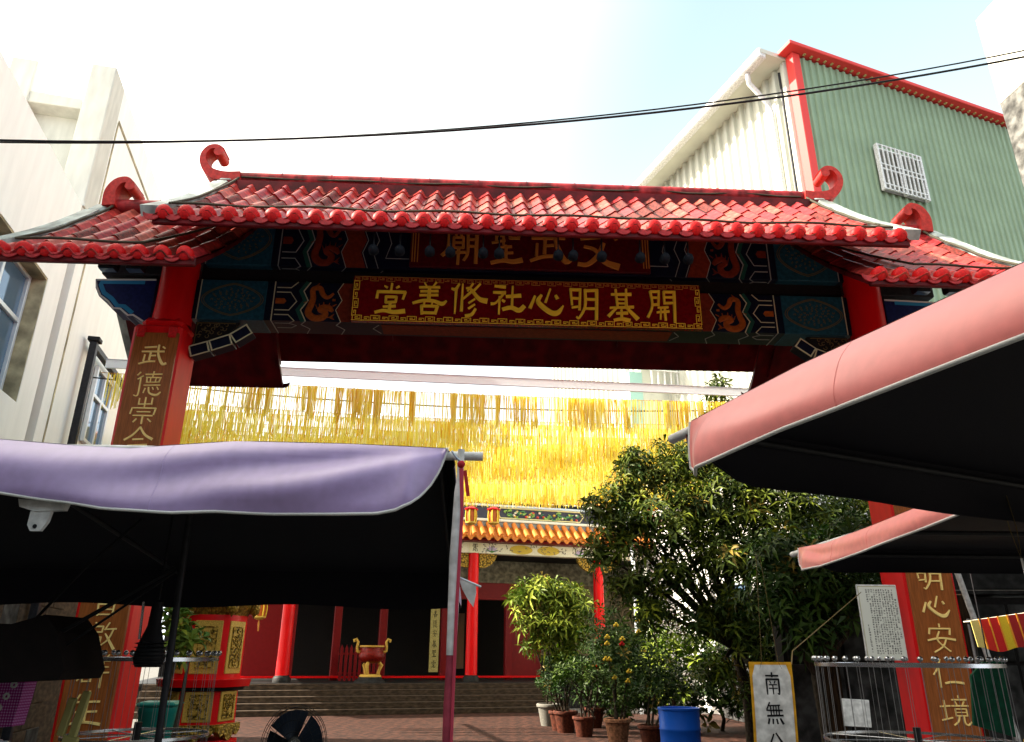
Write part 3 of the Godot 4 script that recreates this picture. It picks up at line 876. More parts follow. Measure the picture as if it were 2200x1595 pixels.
		var arc := [[3.86, 4.80], [3.64, 4.875], [3.40, 4.97], [3.21, 5.11]]
		for i in 3:
			var a := Vector3(s * arc[i][0], arc[i][1], -0.1)
			var b := Vector3(s * arc[i + 1][0], arc[i + 1][1], -0.1)
			var d := b - a
			var bs := Basis(Vector3(0, 0, 1), atan2(d.y, d.x))
			var rb := put("bracket_rib", box((a + b) / 2 + Vector3(0, 0, 0), Vector3(d.length() - 0.012, 0.125, 0.17), 0.006, bs), M.green if i == 9 else M.navy, gate)
			var ed := mesh_tool()
			bx(ed, (a + b) / 2 + bs * Vector3(0, 0.062, 0.086), Vector3(d.length() - 0.01, 0.013, 0.013), 0, bs)
			bx(ed, (a + b) / 2 + bs * Vector3(0, -0.062, 0.086), Vector3(d.length() - 0.01, 0.009, 0.013), 0, bs)
			for e in [-0.5, 0.5]: bx(ed, (a + b) / 2 + bs * Vector3((d.length() - 0.03) * e, 0, 0.086), Vector3(0.016, 0.12, 0.013), 0, bs)
			put("rib_edge", ed, M.cream, rb)
		var arm := [[5.06, 5.68], [4.36, 5.70], [4.36, 5.10], [4.44, 5.145], [4.56, 5.22], [4.62, 5.215], [4.72, 5.295], [4.80, 5.30], [4.88, 5.39], [4.98, 5.46], [5.04, 5.57]]
		var pa := []
		for q in arm: pa.append(P.call(q[0], q[1]))
		var am := put("outer_arm", extruded(pa, -0.3, 0.0), M.armblue, gate)
		var be := mesh_tool()
		var lp := []
		for q in arm.slice(3): lp.append([s * (q[0] - 0.012), q[1] + 0.012])
		lp.append([s * 5.045, 5.67])
		lp.append([s * 4.37, 5.69])
		line2(be, lp, 0.022, 0.006)
		put("arm_edge", be, M.piping, am)
		var sk := mesh_tool()
		var ls := []
		for q in arm.slice(5): ls.append([s * (q[0] - 0.05), q[1] + 0.045])
		ls.append([s * 4.99, 5.645])
		ls.append([s * 4.5, 5.655])
		line2(sk, ls, 0.05, 0.003)
		put("arm_band", sk, M.sky, am)
		put("outrigger", boxc(Vector3(s * 5.0, 5.74, -0.35), Vector3(s * 4.2, 5.96, 0.02), 0.01), M.iron, gate)
	# roofs: one tall in the middle, one lower over each pillar
	tiled_roof(gate, "main_roof", -3.75, 3.75, 7.20, 5.59, 1.8, 6, [[-3.80, "verge"], [3.80, "verge"]])
	tiled_roof(gate, "side_roof", -5.22, -3.29, 6.74, 5.17, 1.75, 5, [[-5.26, "verge"], [-3.26, ""]])
	tiled_roof(gate, "side_roof", 3.29, 5.22, 6.74, 5.17, 1.75, 5, [[5.26, "verge"], [3.26, ""]])
	for s in [-1.0, 1.0]:
		var c := mesh_tool()
		stroke(c, [Vector3(s * 3.66, 7.23, 0.14), Vector3(s * 3.84, 7.22, 0.15), Vector3(s * 4.01, 7.28, 0.125), Vector3(s * 4.115, 7.42, 0.09), Vector3(s * 4.13, 7.55, 0.07), Vector3(s * 4.07, 7.65, 0.065), Vector3(s * 3.98, 7.665, 0.07), Vector3(s * 3.92, 7.62, 0.08)], 0.24, Transform3D(Basis(), Vector3(0, 0, RIDGE_Z - 0.12)), true, 0.96)
		tube(c, [Vector3(s * 3.945, 7.59, RIDGE_Z - 0.125), Vector3(s * 3.945, 7.59, RIDGE_Z + 0.125)], 0.062, 16)
		put("ridge_scroll", c, M.curl, gate)
		var d := mesh_tool()
		stroke(d, [Vector3(s * 5.15, 6.76, 0.16), Vector3(s * 5.16, 6.93, 0.14), Vector3(s * 5.10, 7.06, 0.11), Vector3(s * 5.00, 7.10, 0.085), Vector3(s * 4.93, 7.05, 0.075)], 0.3, Transform3D(Basis(), Vector3(0, 0, RIDGE_Z - 0.15)), true, 0.96)
		tube(d, [Vector3(s * 4.935, 7.01, RIDGE_Z - 0.155), Vector3(s * 4.935, 7.01, RIDGE_Z + 0.155)], 0.06, 16)
		put("ridge_scroll", d, M.curl, gate)
	gate_fittings(gate)

func gate_fittings(gate: Node3D) -> void:
	# twelve small floodlights on short stems under the middle eave
	var first: Node3D = null
	var xs := [-1.631, -1.373, -1.078, -0.875, -0.55, -0.391, 0.198, 0.348, 0.635, 1.022, 1.273, 1.511]
	var words := ["first", "second", "third", "fourth", "fifth", "sixth", "seventh", "eighth", "ninth", "tenth", "eleventh", "twelfth"]
	for i in 12:
		var at: Vector3 = gate.transform * Vector3(xs[i], 5.50, 1.50)
		var lab := "small dark round floodlight under the gate's middle eave, %s from the left" % words[i]
		if first == null:
			first = thing("floodlight", lab, "floodlight", at, 2.675, "floodlights under the gate eave")
			put("stem", tubed([Vector3(0, 0.06, 0), Vector3(0, -0.06, -0.01), Vector3(0, -0.14, -0.03)], 0.009, 6), M.black, first)
			put("lamp_head", lathed([Vector2(0, 0.06), Vector2(0.03, 0.055), Vector2(0.05, 0.02), Vector2(0.052, -0.03), Vector2(0.04, -0.04), Vector2(0, -0.04)], 14, Transform3D(Basis(Vector3(1, 0, 0), 1.35), Vector3(0, -0.17, -0.02))), mk(0.003, 0.005, 0.009, 0.8), first)
			put("tag_plate", box(Vector3(0, 0.045, 0.012), Vector3(0.04, 0.022, 0.006)), M.white, first)
		else:
			copy(first, at, 2.675, lab)
	# cables lying on the tiles
	var g := gate.transform
	var e := func(x: float, t: float, yr: float, ye: float, reach: float) -> Vector3:
		var r := roof_at(t, yr, ye, reach)
		return g * Vector3(x, r.x + 0.085 + 0.012 * sin(x * 5.0), RIDGE_Z + r.y + 0.03)
	var main := []
	for i in 31: main.append(e.call(-3.66 + 7.3 * i / 30.0, 0.93 + 0.015 * sin(i * 0.9), 7.20, 5.59, 1.8))
	tag(put("lamp_cable", tubed(main, 0.013, 6), M.cable), "dark cable lying along the tiles just above the middle eave", "cable", "cables on the gate roofs")
	var top := []
	for i in 25: top.append(e.call(-3.62 + 7.2 * i / 24.0, 0.03 + 0.01 * sin(i * 1.7), 7.20, 5.59, 1.8))
	tag(put("lamp_cable", tubed(top, 0.012, 6), M.cable), "dark cable lying along the ridge of the middle roof", "cable", "cables on the gate roofs")
	for s in [-1.0, 1.0]:
		var v := []
		for i in 12: v.append(e.call(s * (3.64 - 0.01 * sin(i)), 0.05 + 0.9 * i / 11.0, 7.20, 5.59, 1.8))
		tag(put("lamp_cable", tubed(v, 0.014, 6), M.cable), "dark cable running down the %s end of the middle roof" % ("left" if s < 0 else "right"), "cable", "cables on the gate roofs")
		var u := []
		for i in 10: u.append(e.call(s * (5.1 - 0.02 * sin(i * 1.3)), 0.05 + 0.85 * i / 9.0, 6.74, 5.17, 1.75))
		for i in 12: u.append(e.call(s * (5.08 - 1.2 * i / 11.0), 0.91, 6.74, 5.17, 1.75))
		for i in 6: u.append(e.call(s * (3.86 - 0.08 * i), 0.88 - 0.12 * i, 6.74, 5.17, 1.75))
		tag(put("lamp_cable", tubed(u, 0.014, 6), M.cable), "dark cable looped round the edge of the %s side roof" % ("left" if s < 0 else "right"), "cable", "cables on the gate roofs")
	# black lamps under the side roofs
	for q in [[-4.75, "left lamp under the left side roof"], [-4.45, "right lamp under the left side roof"], [4.62, "left lamp under the right side roof"], [5.0, "right lamp under the right side roof"]]:
		var t := thing("eave_lamp", "black box floodlight, " + q[1], "floodlight", g * Vector3(q[0], 5.68, 0.35), 2.7, "black lamps under the side roofs")
		put("lamp_body", box(Vector3(0, 0, 0), Vector3(0.2, 0.13, 0.12), 0.02), M.black, t)
		put("bracket", tubed([Vector3(0, 0.05, 0), Vector3(0, 0.22, -0.03)], 0.018, 6), M.black, t)
		put("lens", box(Vector3(0, -0.068, 0.01), Vector3(0.16, 0.008, 0.09)), M.glass, t)
	# the notice on the inner face of the right pillar
	var nb := thing("notice_board", "pale notice board with dense columns of small black print on the right pillar", "notice board", g * Vector3(3.57, 1.94, 0.2), 2.675)
	put("panel", box(Vector3.ZERO, Vector3(0.42, 0.73, 0.018), 0.004), M.white, nb)
	var im := Image.create(320, 560, false, Image.FORMAT_RGB8)
	im.fill(Color(0.80, 0.80, 0.77))
	im.fill_rect(Rect2i(0, 0, 320, 6), Color(0.62, 0.58, 0.42))
	im.fill_rect(Rect2i(0, 0, 5, 560), Color(0.62, 0.58, 0.42))
	for c in 13:
		var x := 292 - c * 21
		var y0 := 24 if c > 0 else 100
		var y1 := 530 if c > 0 else 420
		if c == 11: y1 = 130
		if c == 12: y0 = 300
		var big := 15 if c > 0 else 19
		var y := y0
		while y < y1 - big:
			if rng.randf() < 0.96:
				for k in 5:
					if rng.randf() < 0.5: im.fill_rect(Rect2i(x + 1, y + 1 + int(k * big / 5.0), big - 3, 2), Color(0.07, 0.07, 0.07))
					if rng.randf() < 0.42: im.fill_rect(Rect2i(x + 1 + int(k * big / 5.0), y + 1, 2, big - 3), Color(0.07, 0.07, 0.07))
			y += big + 3
	var pm := StandardMaterial3D.new()
	pm.albedo_texture = ImageTexture.create_from_image(im)
	pm.roughness = 0.5
	var q := QuadMesh.new()
	q.size = Vector2(0.40, 0.70)
	put("printed_text", q, pm, nb, Transform3D(Basis(), Vector3(0, 0, 0.0115)))

# ------------------------------------------------------------------ the setting
func build_ground() -> void:
	struct("ground", boxc(Vector3(-150, -0.4, -200), Vector3(150, 0, 60)), M.asphalt)
	var pv := mesh_tool()
	bx(pv, Vector3(0, -0.02, -16.0), Vector3(17, 0.05, 17.0))
	struct("courtyard_paving", pv, M.paving)

func window(parent: Node3D, a: Vector3, b: Vector3, axis: int, out: float, bars: int) -> void:
	# a framed window lying in the plane across axis; out is the side its face looks to
	var w := Node3D.new()
	w.name = "window"
	parent.add_child(w, true)
	var u := 2 if axis == 0 else 0
	var pane := mesh_tool()
	var c := (a + b) / 2
	var s := (b - a).abs()
	s[axis] = 0.012
	bx(pane, c, s)
	put("pane", pane, M.glass, w)
	var fr := mesh_tool()
	var ev := Vector3.ZERO
	ev[axis] = out * 0.02
	for y in [a.y, lerpf(a.y, b.y, 0.62), b.y]:
		var sz := s
		sz.y = 0.07
		sz[axis] = 0.07
		bx(fr, Vector3(c.x, y, c.z) + ev, sz, 0.006)
	for k in bars + 1:
		var p := c
		p[u] = lerpf(a[u], b[u], float(k) / bars)
		var sz := Vector3(0.07, absf(b.y - a.y) + 0.07, 0.07)
		bx(fr, p + ev * 1.15, sz, 0.006)
	put("frame", fr, M.alu, w)

func build_left_building() -> void:
	var b := thing("plastered_building", "tall pale plastered building on the left with parapet piers and a recessed window", "building", Vector3(-7.344, 0, -10.886), 13.5)
	var w := mesh_tool()
	bc(w, Vector3(-0.22, 0, 0), Vector3(-6, 5.0, 14))
	bc(w, Vector3(-0.22, 5.0, 0), Vector3(-6, 8.72, 0.58))
	bc(w, Vector3(-0.22, 7.02, 0.58), Vector3(-6, 8.72, 2.5))
	bc(w, Vector3(-0.22, 5.0, 2.5), Vector3(-6, 8.72, 14))
	bc(w, Vector3(-0.9, 5.0, 0.58), Vector3(-6, 7.02, 2.5))
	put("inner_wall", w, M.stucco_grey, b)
	var f := mesh_tool()
	bc(f, Vector3(0, 0, 0), Vector3(-0.22, 5.0, 14))
	bc(f, Vector3(0, 5.0, 0), Vector3(-0.22, 8.72, 0.58))
	bc(f, Vector3(0, 7.02, 0.58), Vector3(-0.22, 8.72, 2.5))
	bc(f, Vector3(0, 5.0, 2.5), Vector3(-0.22, 8.72, 14))
	put("front_wall", f, M.stucco, b)
	put("window_reveal", boxc(Vector3(-0.01, 5.0, 0.575), Vector3(-0.3, 7.015, 0.60)), M.beige, b)
	put("window_head", boxc(Vector3(-0.01, 6.99, 0.6), Vector3(-0.3, 7.018, 2.5)), M.beige, b)
	window(b, Vector3(-0.27, 5.04, 0.64), Vector3(-0.27, 6.98, 2.46), 0, 1.0, 2)
	# the taller rear block with its parapet piers
	var r := mesh_tool()
	bc(r, Vector3(0, 0, -0.32), Vector3(-7, 8.3, -6.6))
	bc(r, Vector3(0, 8.3, -0.62), Vector3(-7, 10.55, -6.6))
	bc(r, Vector3(0, 10.55, -0.62), Vector3(-0.3, 11.72, -6.6))
	put("rear_wall", r, M.stucco, b)
	for x in [0.004, -1.28, -2.6]:
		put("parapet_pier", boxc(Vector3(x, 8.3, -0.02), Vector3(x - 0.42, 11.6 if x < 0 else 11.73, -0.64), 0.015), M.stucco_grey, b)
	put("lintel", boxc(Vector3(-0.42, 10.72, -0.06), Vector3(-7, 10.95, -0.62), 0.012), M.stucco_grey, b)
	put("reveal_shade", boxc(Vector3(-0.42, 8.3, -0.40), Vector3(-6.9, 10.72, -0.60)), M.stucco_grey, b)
	put("ledge", boxc(Vector3(0.03, 8.72, 0.0), Vector3(-0.5, 8.80, -0.35), 0.012), M.stucco_grey, b)
	var gr := mesh_tool()
	bc(gr, Vector3(0.002, 11.0, -0.7), Vector3(0.014, 11.06, -6.5))
	bc(gr, Vector3(0.002, 0.5, -0.73), Vector3(0.012, 11.0, -0.68))
	put("wall_joint", gr, M.beige, b)
	window(b, Vector3(0.03, 5.25, -3.4), Vector3(0.03, 6.65, -2.35), 0, 1.0, 2)
	# tiled foot of the wall down in the shade
	var foot := mesh_tool()
	bc(foot, Vector3(0.0, 0.0, -6.5), Vector3(0.03, 2.7, 13.9))
	put("wall_foot", foot, M.stone, b)
	for i in 7:
		for j in range(-8, 12):
			put("foot_tile", boxc(Vector3(0.03, 0.05 + i * 0.38, 1.6 + j * 0.62 + (0.3 if i % 2 else 0.0)), Vector3(0.05, 0.05 + i * 0.38 + 0.36, 1.6 + j * 0.62 + 0.6 + (0.3 if i % 2 else 0.0)), 0.006), M.stone if (i * 7 + j * 3) % 4 else M.concrete, b)
	put("drain_pipe", tubed([Vector3(0.13, 0, 0.1), Vector3(0.13, 2.75, 0.1)], 0.06, 12), M.alu, b)
	# dark steel post and rail that carry the courtyard wires
	var rail := thing("steel_rail", "dark steel post with a long rail along the left building wall", "rail", b.transform * Vector3(0.16, 0, -1.55), 13.5)
	put("post", boxc(Vector3(-0.06, 0, -0.06), Vector3(0.06, 6.85, 0.06), 0.008), M.iron, rail)
	put("post_head", boxc(Vector3(-0.1, 6.85, -0.1), Vector3(0.1, 6.93, 0.1), 0.01), M.black, rail)
	put("rail", boxc(Vector3(-0.05, 6.73, -9.0), Vector3(0.05, 6.84, -0.07), 0.008), M.iron, rail)

func corrugated(x0: float, x1: float, y0: float, ytop: Callable, pitch: float, depth: float) -> SurfaceTool:
	# ribbed sheet in the plane z = 0 facing +z
	var st := mesh_tool()
	var n := int((x1 - x0) / pitch)
	for i in n:
		var x := x0 + (x1 - x0) * i / n
		var p := (x1 - x0) / n
		var q := [[0.0, 0.0], [0.5, 0.0], [0.6, depth], [0.9, depth], [1.0, 0.0]]
		for k in 4:
			var xa: float = x + q[k][0] * p
			var xb: float = x + q[k + 1][0] * p
			face(st, Vector3(xa, y0, q[k][1]), Vector3(xb, y0, q[k + 1][1]), Vector3(xb, ytop.call(xb), q[k + 1][1]), Vector3(xa, ytop.call(xa), q[k][1]), Vector3(0, 0, 1))
	return st

func build_green_building() -> void:
	var b := thing("metal_shed", "big green corrugated metal building with red trim and a barred window", "building", Vector3(11.986, -0.96, -25.166), 21)
	b.scale = Vector3.ONE * 1.6
	var top := func(_x: float) -> float: return 16.75
	put("core", boxc(Vector3(0.06, 0, -0.08), Vector3(12, 16.7, -16)), M.sheetgreen, b)
	put("green_sheet", corrugated(0.18, 12.0, 0.0, top, 0.23, 0.05), M.sheetgreen, b)
	put("pale_sheet", corrugated(-16.0, -0.25, 0.0, top, 0.36, 0.09), M.sheetwhite, b, Transform3D(Basis(Vector3(0, 1, 0), -PI / 2), Vector3(0, 0, 0)))
	put("corner_trim", boxc(Vector3(-0.06, 0, -0.2), Vector3(0.19, 16.8, 0.07), 0.01), M.trimred, b)
	put("roof_trim", boxc(Vector3(-0.3, 16.82, -0.2), Vector3(12.2, 16.94, 0.30), 0.015), M.trimred, b)
	var tooth := mesh_tool()
	for i in 50: bc(tooth, Vector3(0.3 + i * 0.235, 16.79, 0.06), Vector3(0.3 + i * 0.235 + 0.06, 16.818, 0.14))
	put("sheet_ends", tooth, mk(0.45, 0.38, 0.16, 0.6), b)
	put("roof_slab", boxc(Vector3(-0.85, 16.76, -16), Vector3(12, 16.9, -0.21)), M.sheetwhite, b)
	var gut := mesh_tool()
	bc(gut, Vector3(-0.92, 16.62, -16), Vector3(-0.66, 16.94, -0.22), 0.04)
	put("gutter", gut, M.white, b)
	for z in [-0.9, -9.5]:
		put("downpipe", tubed([Vector3(-0.78, 16.62, z), Vector3(-0.76, 16.3, z), Vector3(-0.2, 15.8, z), Vector3(-0.12, 15.5, z), Vector3(-0.12, 0, z)], 0.07, 8), M.white, b)
	put("cable_run", tubed([Vector3(-0.1, 16.5, -0.45), Vector3(-0.08, 13.0, -0.47), Vector3(-0.08, 4.0, -0.45)], 0.035, 6), M.iron, b)
	# the barred window
	var w := Node3D.new()
	w.name = "window"
	b.add_child(w, true)
	put("pane", boxc(Vector3(2.25, 12.98, 0.06), Vector3(3.76, 14.36, 0.075)), mk(0.16, 0.15, 0.13, 0.2), w)
	var fr := mesh_tool()
	for y in [12.98, 13.13, 13.6, 13.75, 14.22, 14.36]: bx(fr, Vector3(3.0, y, 0.2), Vector3(1.58, 0.035, 0.035))
	for x in [2.24, 3.0, 3.77]: bx(fr, Vector3(x, 13.67, 0.16), Vector3(0.07, 1.44, 0.12), 0.01)
	put("frame", fr, M.white, w)
	for i in 9:
		put("bar", box(Vector3(2.39 + i * 0.153, 13.67, 0.22), Vector3(0.034, 1.4, 0.03)), M.white, w)

func build_far_things() -> void:
	# grey framework on a roof beyond the court
	var s := thing("roof_frame", "white steel framework on a small pale roof house beyond the tinsel", "framework", Vector3(6.3, 0, -35), 14)
	put("roof_house", boxc(Vector3(0.2, 0, -4), Vector3(6.4, 15.2, 0)), M.sheetwhite, s)
	put("side_panel", boxc(Vector3(-0.5, 12.0, -0.9), Vector3(0.19, 14.9, 0.1)), mk(0.3, 0.5, 0.45, 0.6), s)
	put("roof_sheet", box(Vector3(1.0, 15.75, 0.3), Vector3(3.2, 0.06, 1.6), 0.0, Basis(Vector3(0, 0, 1), 0.12)), M.sheetwhite, s)
	for i in 9: put("rail_bar", boxc(Vector3(0.3 + i * 0.34, 13.6, 0.9), Vector3(0.36 + i * 0.34, 15.6, 0.96)), M.white, s)
	for y in [13.9, 14.7, 15.4]: put("rail_bar", boxc(Vector3(0.2, y, 0.97), Vector3(6.2, y + 0.06, 1.03)), M.white, s)
	for k in 3: put("brace", box(Vector3(4.6 + k * 0.35, 14.5, 1.06), Vector3(2.6, 0.06, 0.06), 0, Basis(Vector3(0, 0, 1), 0.55)), M.white, s)
	for x in [3.6, 3.85]: put("rail_bar", boxc(Vector3(x, 12.0, 1.1), Vector3(x + 0.09, 16.0, 1.18)), M.white, s)
	# mossy concrete block at the right edge
	var c := thing("concrete_block", "weathered concrete building corner at the right edge, pale above and dark stained below", "building", Vector3(7.27, 0, -9.0), 8)
	put("upper_wall", boxc(Vector3(0, 9.35, 0), Vector3(6, 11.0, 6), 0.01), M.moss, c)
	put("lower_wall", boxc(Vector3(0.012, 0, 0.012), Vector3(6, 9.35, 6)), mk(0.17, 0.17, 0.16, 0.95, 0, "wear", Vector3(0.6, 0.6, 0.6), 1.0), c)
	put("parapet", boxc(Vector3(0.3, 11.0, 0.3), Vector3(6, 12.5, 6), 0.02), M.moss, c)
	# pale roof edge with a blue fascia behind the right side of the gate
	var r := thing("blue_edged_roof", "white sheet roof with a blue front edge behind the right gate roof", "roof", Vector3(7.2, 7.0, -10.0), 12)
	put("roof_sheet", box(Vector3(1.2, 0.5, -0.8), Vector3(3.2, 0.05, 2.0), 0, Basis(Vector3(0, 0, 1), 0.42)), M.white, r)
	put("fascia", box(Vector3(1.2, 0.42, 0.22), Vector3(3.2, 0.16, 0.05), 0, Basis(Vector3(0, 0, 1), 0.42)), mk(0.25, 0.5, 0.75, 0.5), r)
	put("post", boxc(Vector3(2.4, -7.0, -0.3), Vector3(2.5, 0.9, -0.2)), M.alu, r)
	# the house row on the photographer's side of the street
	var hs := thing("street_house", "grey shop house row across the street behind the viewpoint", "house", Vector3(0, 0, 7.0), 0)
	put("wall", boxc(Vector3(-16, 0, 0), Vector3(16, 7.5, 8)), M.concrete, hs)
	# wires across the street
	for k in 2:
		var pts := []
		for i in 41:
			var t := i / 40.0
			var x := lerpf(-9.0, 9.5, t)
			var u := (x + 5.84) / 11.98
			var y := 7.04 - 0.15 * u + 1.58 * u * u - (0.12 * u if k == 0 else -0.01)
			pts.append(Vector3(x, y, -7.0 - 0.05 * k))
		tag(put("overhead_wire", tubed(pts, 0.013 if k == 0 else 0.009, 6), M.black), "lower thicker black wire across the sky above the gate" if k == 0 else "upper thinner black wire across the sky above the gate", "wire", "overhead wires")
	# dark market shed behind the right pillar
	var d := thing("market_shed", "dark plank and panel shed wall behind the right pillar", "shed", Vector3(3.3, 0, -10.3), -4)
	put("back_wall", boxc(Vector3(0.25, 0, -0.5), Vector3(7.0, 2.35, -0.1)), M.dark, d)
	for i in 9:
		var x := 0.3 + i * 0.72
		put("wall_panel", boxc(Vector3(x, 0.1, -0.1), Vector3(x + 0.68, 1.52, -0.07), 0.01), M.concrete, d)
		put("wall_panel", boxc(Vector3(x, 1.56, -0.1), Vector3(x + 0.68, 2.26, -0.075), 0.01), M.concrete if i % 3 else M.dstone, d)
	put("tall_wall", boxc(Vector3(2.2, 2.46, -0.6), Vector3(7.2, 3.3, -0.12)), M.dstone, d)
	for x in [0.72, 2.45, 4.6]: put("post", boxc(Vector3(x, 0, -0.09), Vector3(x + 0.17, 2.38, 0.06), 0.012), M.postwood, d)
	put("shed_roof", boxc(Vector3(0.1, 2.38, -1.2), Vector3(7.2, 2.44, -0.02), 0.01), M.dstone, d)
	var lw := thing("leaning_pole", "pale pole leaning against the dark shed beside the right pillar", "pole", Vector3(5.80, 0, -9.5), 0)
	put("shaft", tubed([Vector3(0.16, 0, 0), Vector3(-0.12, 2.75, -0.3)], 0.035, 8), M.white, lw)
	tag(put("pipe", tubed([Vector3(4.47, 0, -8.75), Vector3(4.49, 3.4, -8.75)], 0.05, 10), M.concrete), "grey pipe standing close behind the right pillar", "pipe")

# ------------------------------------------------------------------ the temple across the court
func build_temple() -> void:
	var t := thing("temple", "red columned temple hall with orange eave tiles behind stone steps", "temple", Vector3(-0.804, 0, -24.13), 17)
	var g := t.transform
	for k in 5:
		var st := put("step", boxc(Vector3(-9.5, 0.156 * k, -0.33 * k - 6.0), Vector3(2.75 - 0.02 * k, 0.156 * (k + 1), -0.33 * k), 0.012), M.stone, t)
		st.transform.origin.y = 0.0
	put("platform", boxc(Vector3(-10, 0, -12), Vector3(7.5, 0.79, -1.62), 0.015), M.dstone, t)
	put("platform_edge", boxc(Vector3(-9.8, 0.70, -1.61), Vector3(2.7, 0.795, -1.50), 0.01), M.dstone, t)
	for x in [-5.76, 0.15, 4.75]:
		put("column", lathed([Vector2(0.2, 0.9), Vector2(0.19, 2.0), Vector2(0.175, 4.9)], 20, Transform3D(Basis(), Vector3(x, 0, -2.1))), M.red, t)
		put("column_foot", lathed([Vector2(0, 1.0), Vector2(0.2, 1.0), Vector2(0.26, 0.93), Vector2(0.27, 0.80), Vector2(0.27, 0.78)], 16, Transform3D(Basis(), Vector3(x, 0, -2.1))), M.dstone, t)
		for s in [-1.0, 1.0]:
			var q := [Vector2(x + s * 0.19, 4.88)]
			for i in 9:
				var a := i / 8.0 * PI / 2
				q.append(Vector2(x + s * (0.19 + 0.62 * cos(a)), 4.88 - 0.5 * sin(a)))
			put("carved_bracket", extruded(q, -2.16, -2.04), M.carved, t)
	# painted beam
	var cream := mk(0.80, 0.77, 0.58, 0.7, 0.0, "soft", Vector3(1.5, 1.5, 1.5))
	var beam := put("painted_beam", boxc(Vector3(-10, 4.87, -2.3), Vector3(8, 5.22, -1.93), 0.01), cream, t)
	for x in [-5.76, 0.15, 4.75]:
		put("emblem_plate", boxc(Vector3(x - 0.21, 4.88, -1.93), Vector3(x + 0.21, 5.215, -1.915)), mk(0.68, 0.66, 0.45, 0.7), beam)
		var em := mesh_tool()
		glyph(em, "20,14,8 80,12,8/14,34,8 86,34,8/50,14,8 50,80,8/30,54,7 70,54,7/30,54,6 22,88,7/70,54,6 80,88,7/36,74,6 64,92,6", x - 0.13, 4.90, x + 0.13, 5.20, 1.2, 0.004, Transform3D(Basis(), Vector3(0, 0, -1.914)))
		put("emblem", em, M.black, beam)
	for bay in [[0.15, 4.75], [-5.76, 0.15]]:
		var x0: float = bay[0]
		var w: float = bay[1] - bay[0]
		for q in [[0.36, 0.30], [0.58, 0.30]]:
			var e := []
			for i in 20: e.append(Vector2(x0 + w * q[0] + 0.42 * cos(TAU * i / 20.0), 5.04 + 0.155 * sin(TAU * i / 20.0)))
			put("painted_medallion", extruded(e, -1.93, -1.922), mk(0.82, 0.60, 0.08, 0.6, 0, "grain", Vector3(3, 3, 3)), beam)
		for q in [0.13, 0.84]:
			var lotus := mesh_tool()
			for k in 7:
				var a := PI * (k + 0.5) / 7.0
				stroke(lotus, [Vector3(x0 + w * q, 4.93, 0.03), Vector3(x0 + w * q + 0.12 * cos(a), 4.93 + 0.12 * sin(a), 0.07), Vector3(x0 + w * q + 0.24 * cos(a), 4.93 + 0.22 * sin(a), 0.02)], 0.006, Transform3D(Basis(), Vector3(0, 0, -1.93)))
			put("painted_lotus", lotus, mk(0.46, 0.38, 0.56, 0.7), beam)
			var lf := mesh_tool()
			for k in 3: stroke(lf, [Vector3(x0 + w * q, 4.92, 0.05), Vector3(x0 + w * q + (k - 1) * 0.2, 4.99 + 0.06 * (k % 2), 0.03)], 0.009, Transform3D(Basis(), Vector3(0, 0, -1.93)))
			put("painted_leaves", lf, mk(0.08, 0.25, 0.05, 0.7), beam)
		var fl := mesh_tool()
		for i in 60:
			var px := x0 + w * (0.06 + 0.88 * rng.randf())
			var py := 4.93 + 0.26 * rng.randf()
			var a := rng.randf() * TAU
			stroke(fl, [Vector3(px, py, 0.02), Vector3(px + 0.05 * cos(a), py + 0.05 * sin(a), 0.03), Vector3(px + 0.09 * cos(a + 0.7), py + 0.06 * sin(a + 0.7), 0.008)], 0.005, Transform3D(Basis(), Vector3(0, 0, -1.926)))
		put("painted_sprays", fl, mk(0.16, 0.14, 0.10, 0.7), beam)
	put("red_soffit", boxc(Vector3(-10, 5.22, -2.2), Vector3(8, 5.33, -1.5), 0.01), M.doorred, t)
	# eave tiles
	var bt := mesh_tool()
	tube(bt, [Vector3(0, 0.5, -0.66), Vector3(0, 0.25, -0.33), Vector3(0, 0, 0)], [0.088, 0.09, 0.092], 12)
	var bm := bt.commit()
	var capm := lathed([Vector2(0, 0.02), Vector2(0.06, 0.02), Vector2(0.09, 0.006), Vector2(0.094, -0.03)], 14, Transform3D(Basis(Vector3(1, 0, 0), PI / 2 + 0.1), Vector3.ZERO)).commit()
	var heart := []
	for i in 11:
		var a := -PI * 0.02 - PI * 0.96 * i / 10.0
		heart.append(Vector2(0.125 * cos(a), 0.10 * sin(a) * (1.0 + 0.5 * pow(absf(sin(a)), 6.0))))
	var hm := extruded(heart, 0, 0.02).commit()
	var pan := mesh_tool()
	bx(pan, Vector3(0, 0.22, -0.33), Vector3(0.2, 0.02, 0.82), 0, Basis(Vector3(1, 0, 0), 0.64))
	var pm := pan.commit()
	for i in 58:
		var x := -10.0 + i * 0.312
		var m: Material = M.barrel_tile
		put("barrel_tile", bm, m, t, Transform3D(Basis(), Vector3(x, 5.40, -1.32)))
		put("round_end", capm, m, t, Transform3D(Basis(), Vector3(x, 5.40, -1.31)))
		put("drip_tile", hm, m, t, Transform3D(Basis(Vector3(1, 0, 0), -0.1), Vector3(x + 0.156, 5.36, -1.30)))
		put("pan_tile", pm, m, t, Transform3D(Basis(), Vector3(x + 0.156, 5.33, -1.33)))
	put("upper_wall", boxc(Vector3(-10, 5.3, -2.4), Vector3(7.9, 6.02, -2.0)), mk(0.45, 0.52, 0.50, 0.8, 0, "grain"), t)
	put("ledge", boxc(Vector3(-10, 5.98, -2.45), Vector3(7.9, 6.07, -1.93), 0.015), mk(0.72, 0.70, 0.55, 0.7), t)
	# ceramic ridge band
	var band := put("ridge_band", boxc(Vector3(-10, 6.06, -2.5), Vector3(7.8, 6.62, -2.12)), mk(0.05, 0.05, 0.065, 0.6), t)
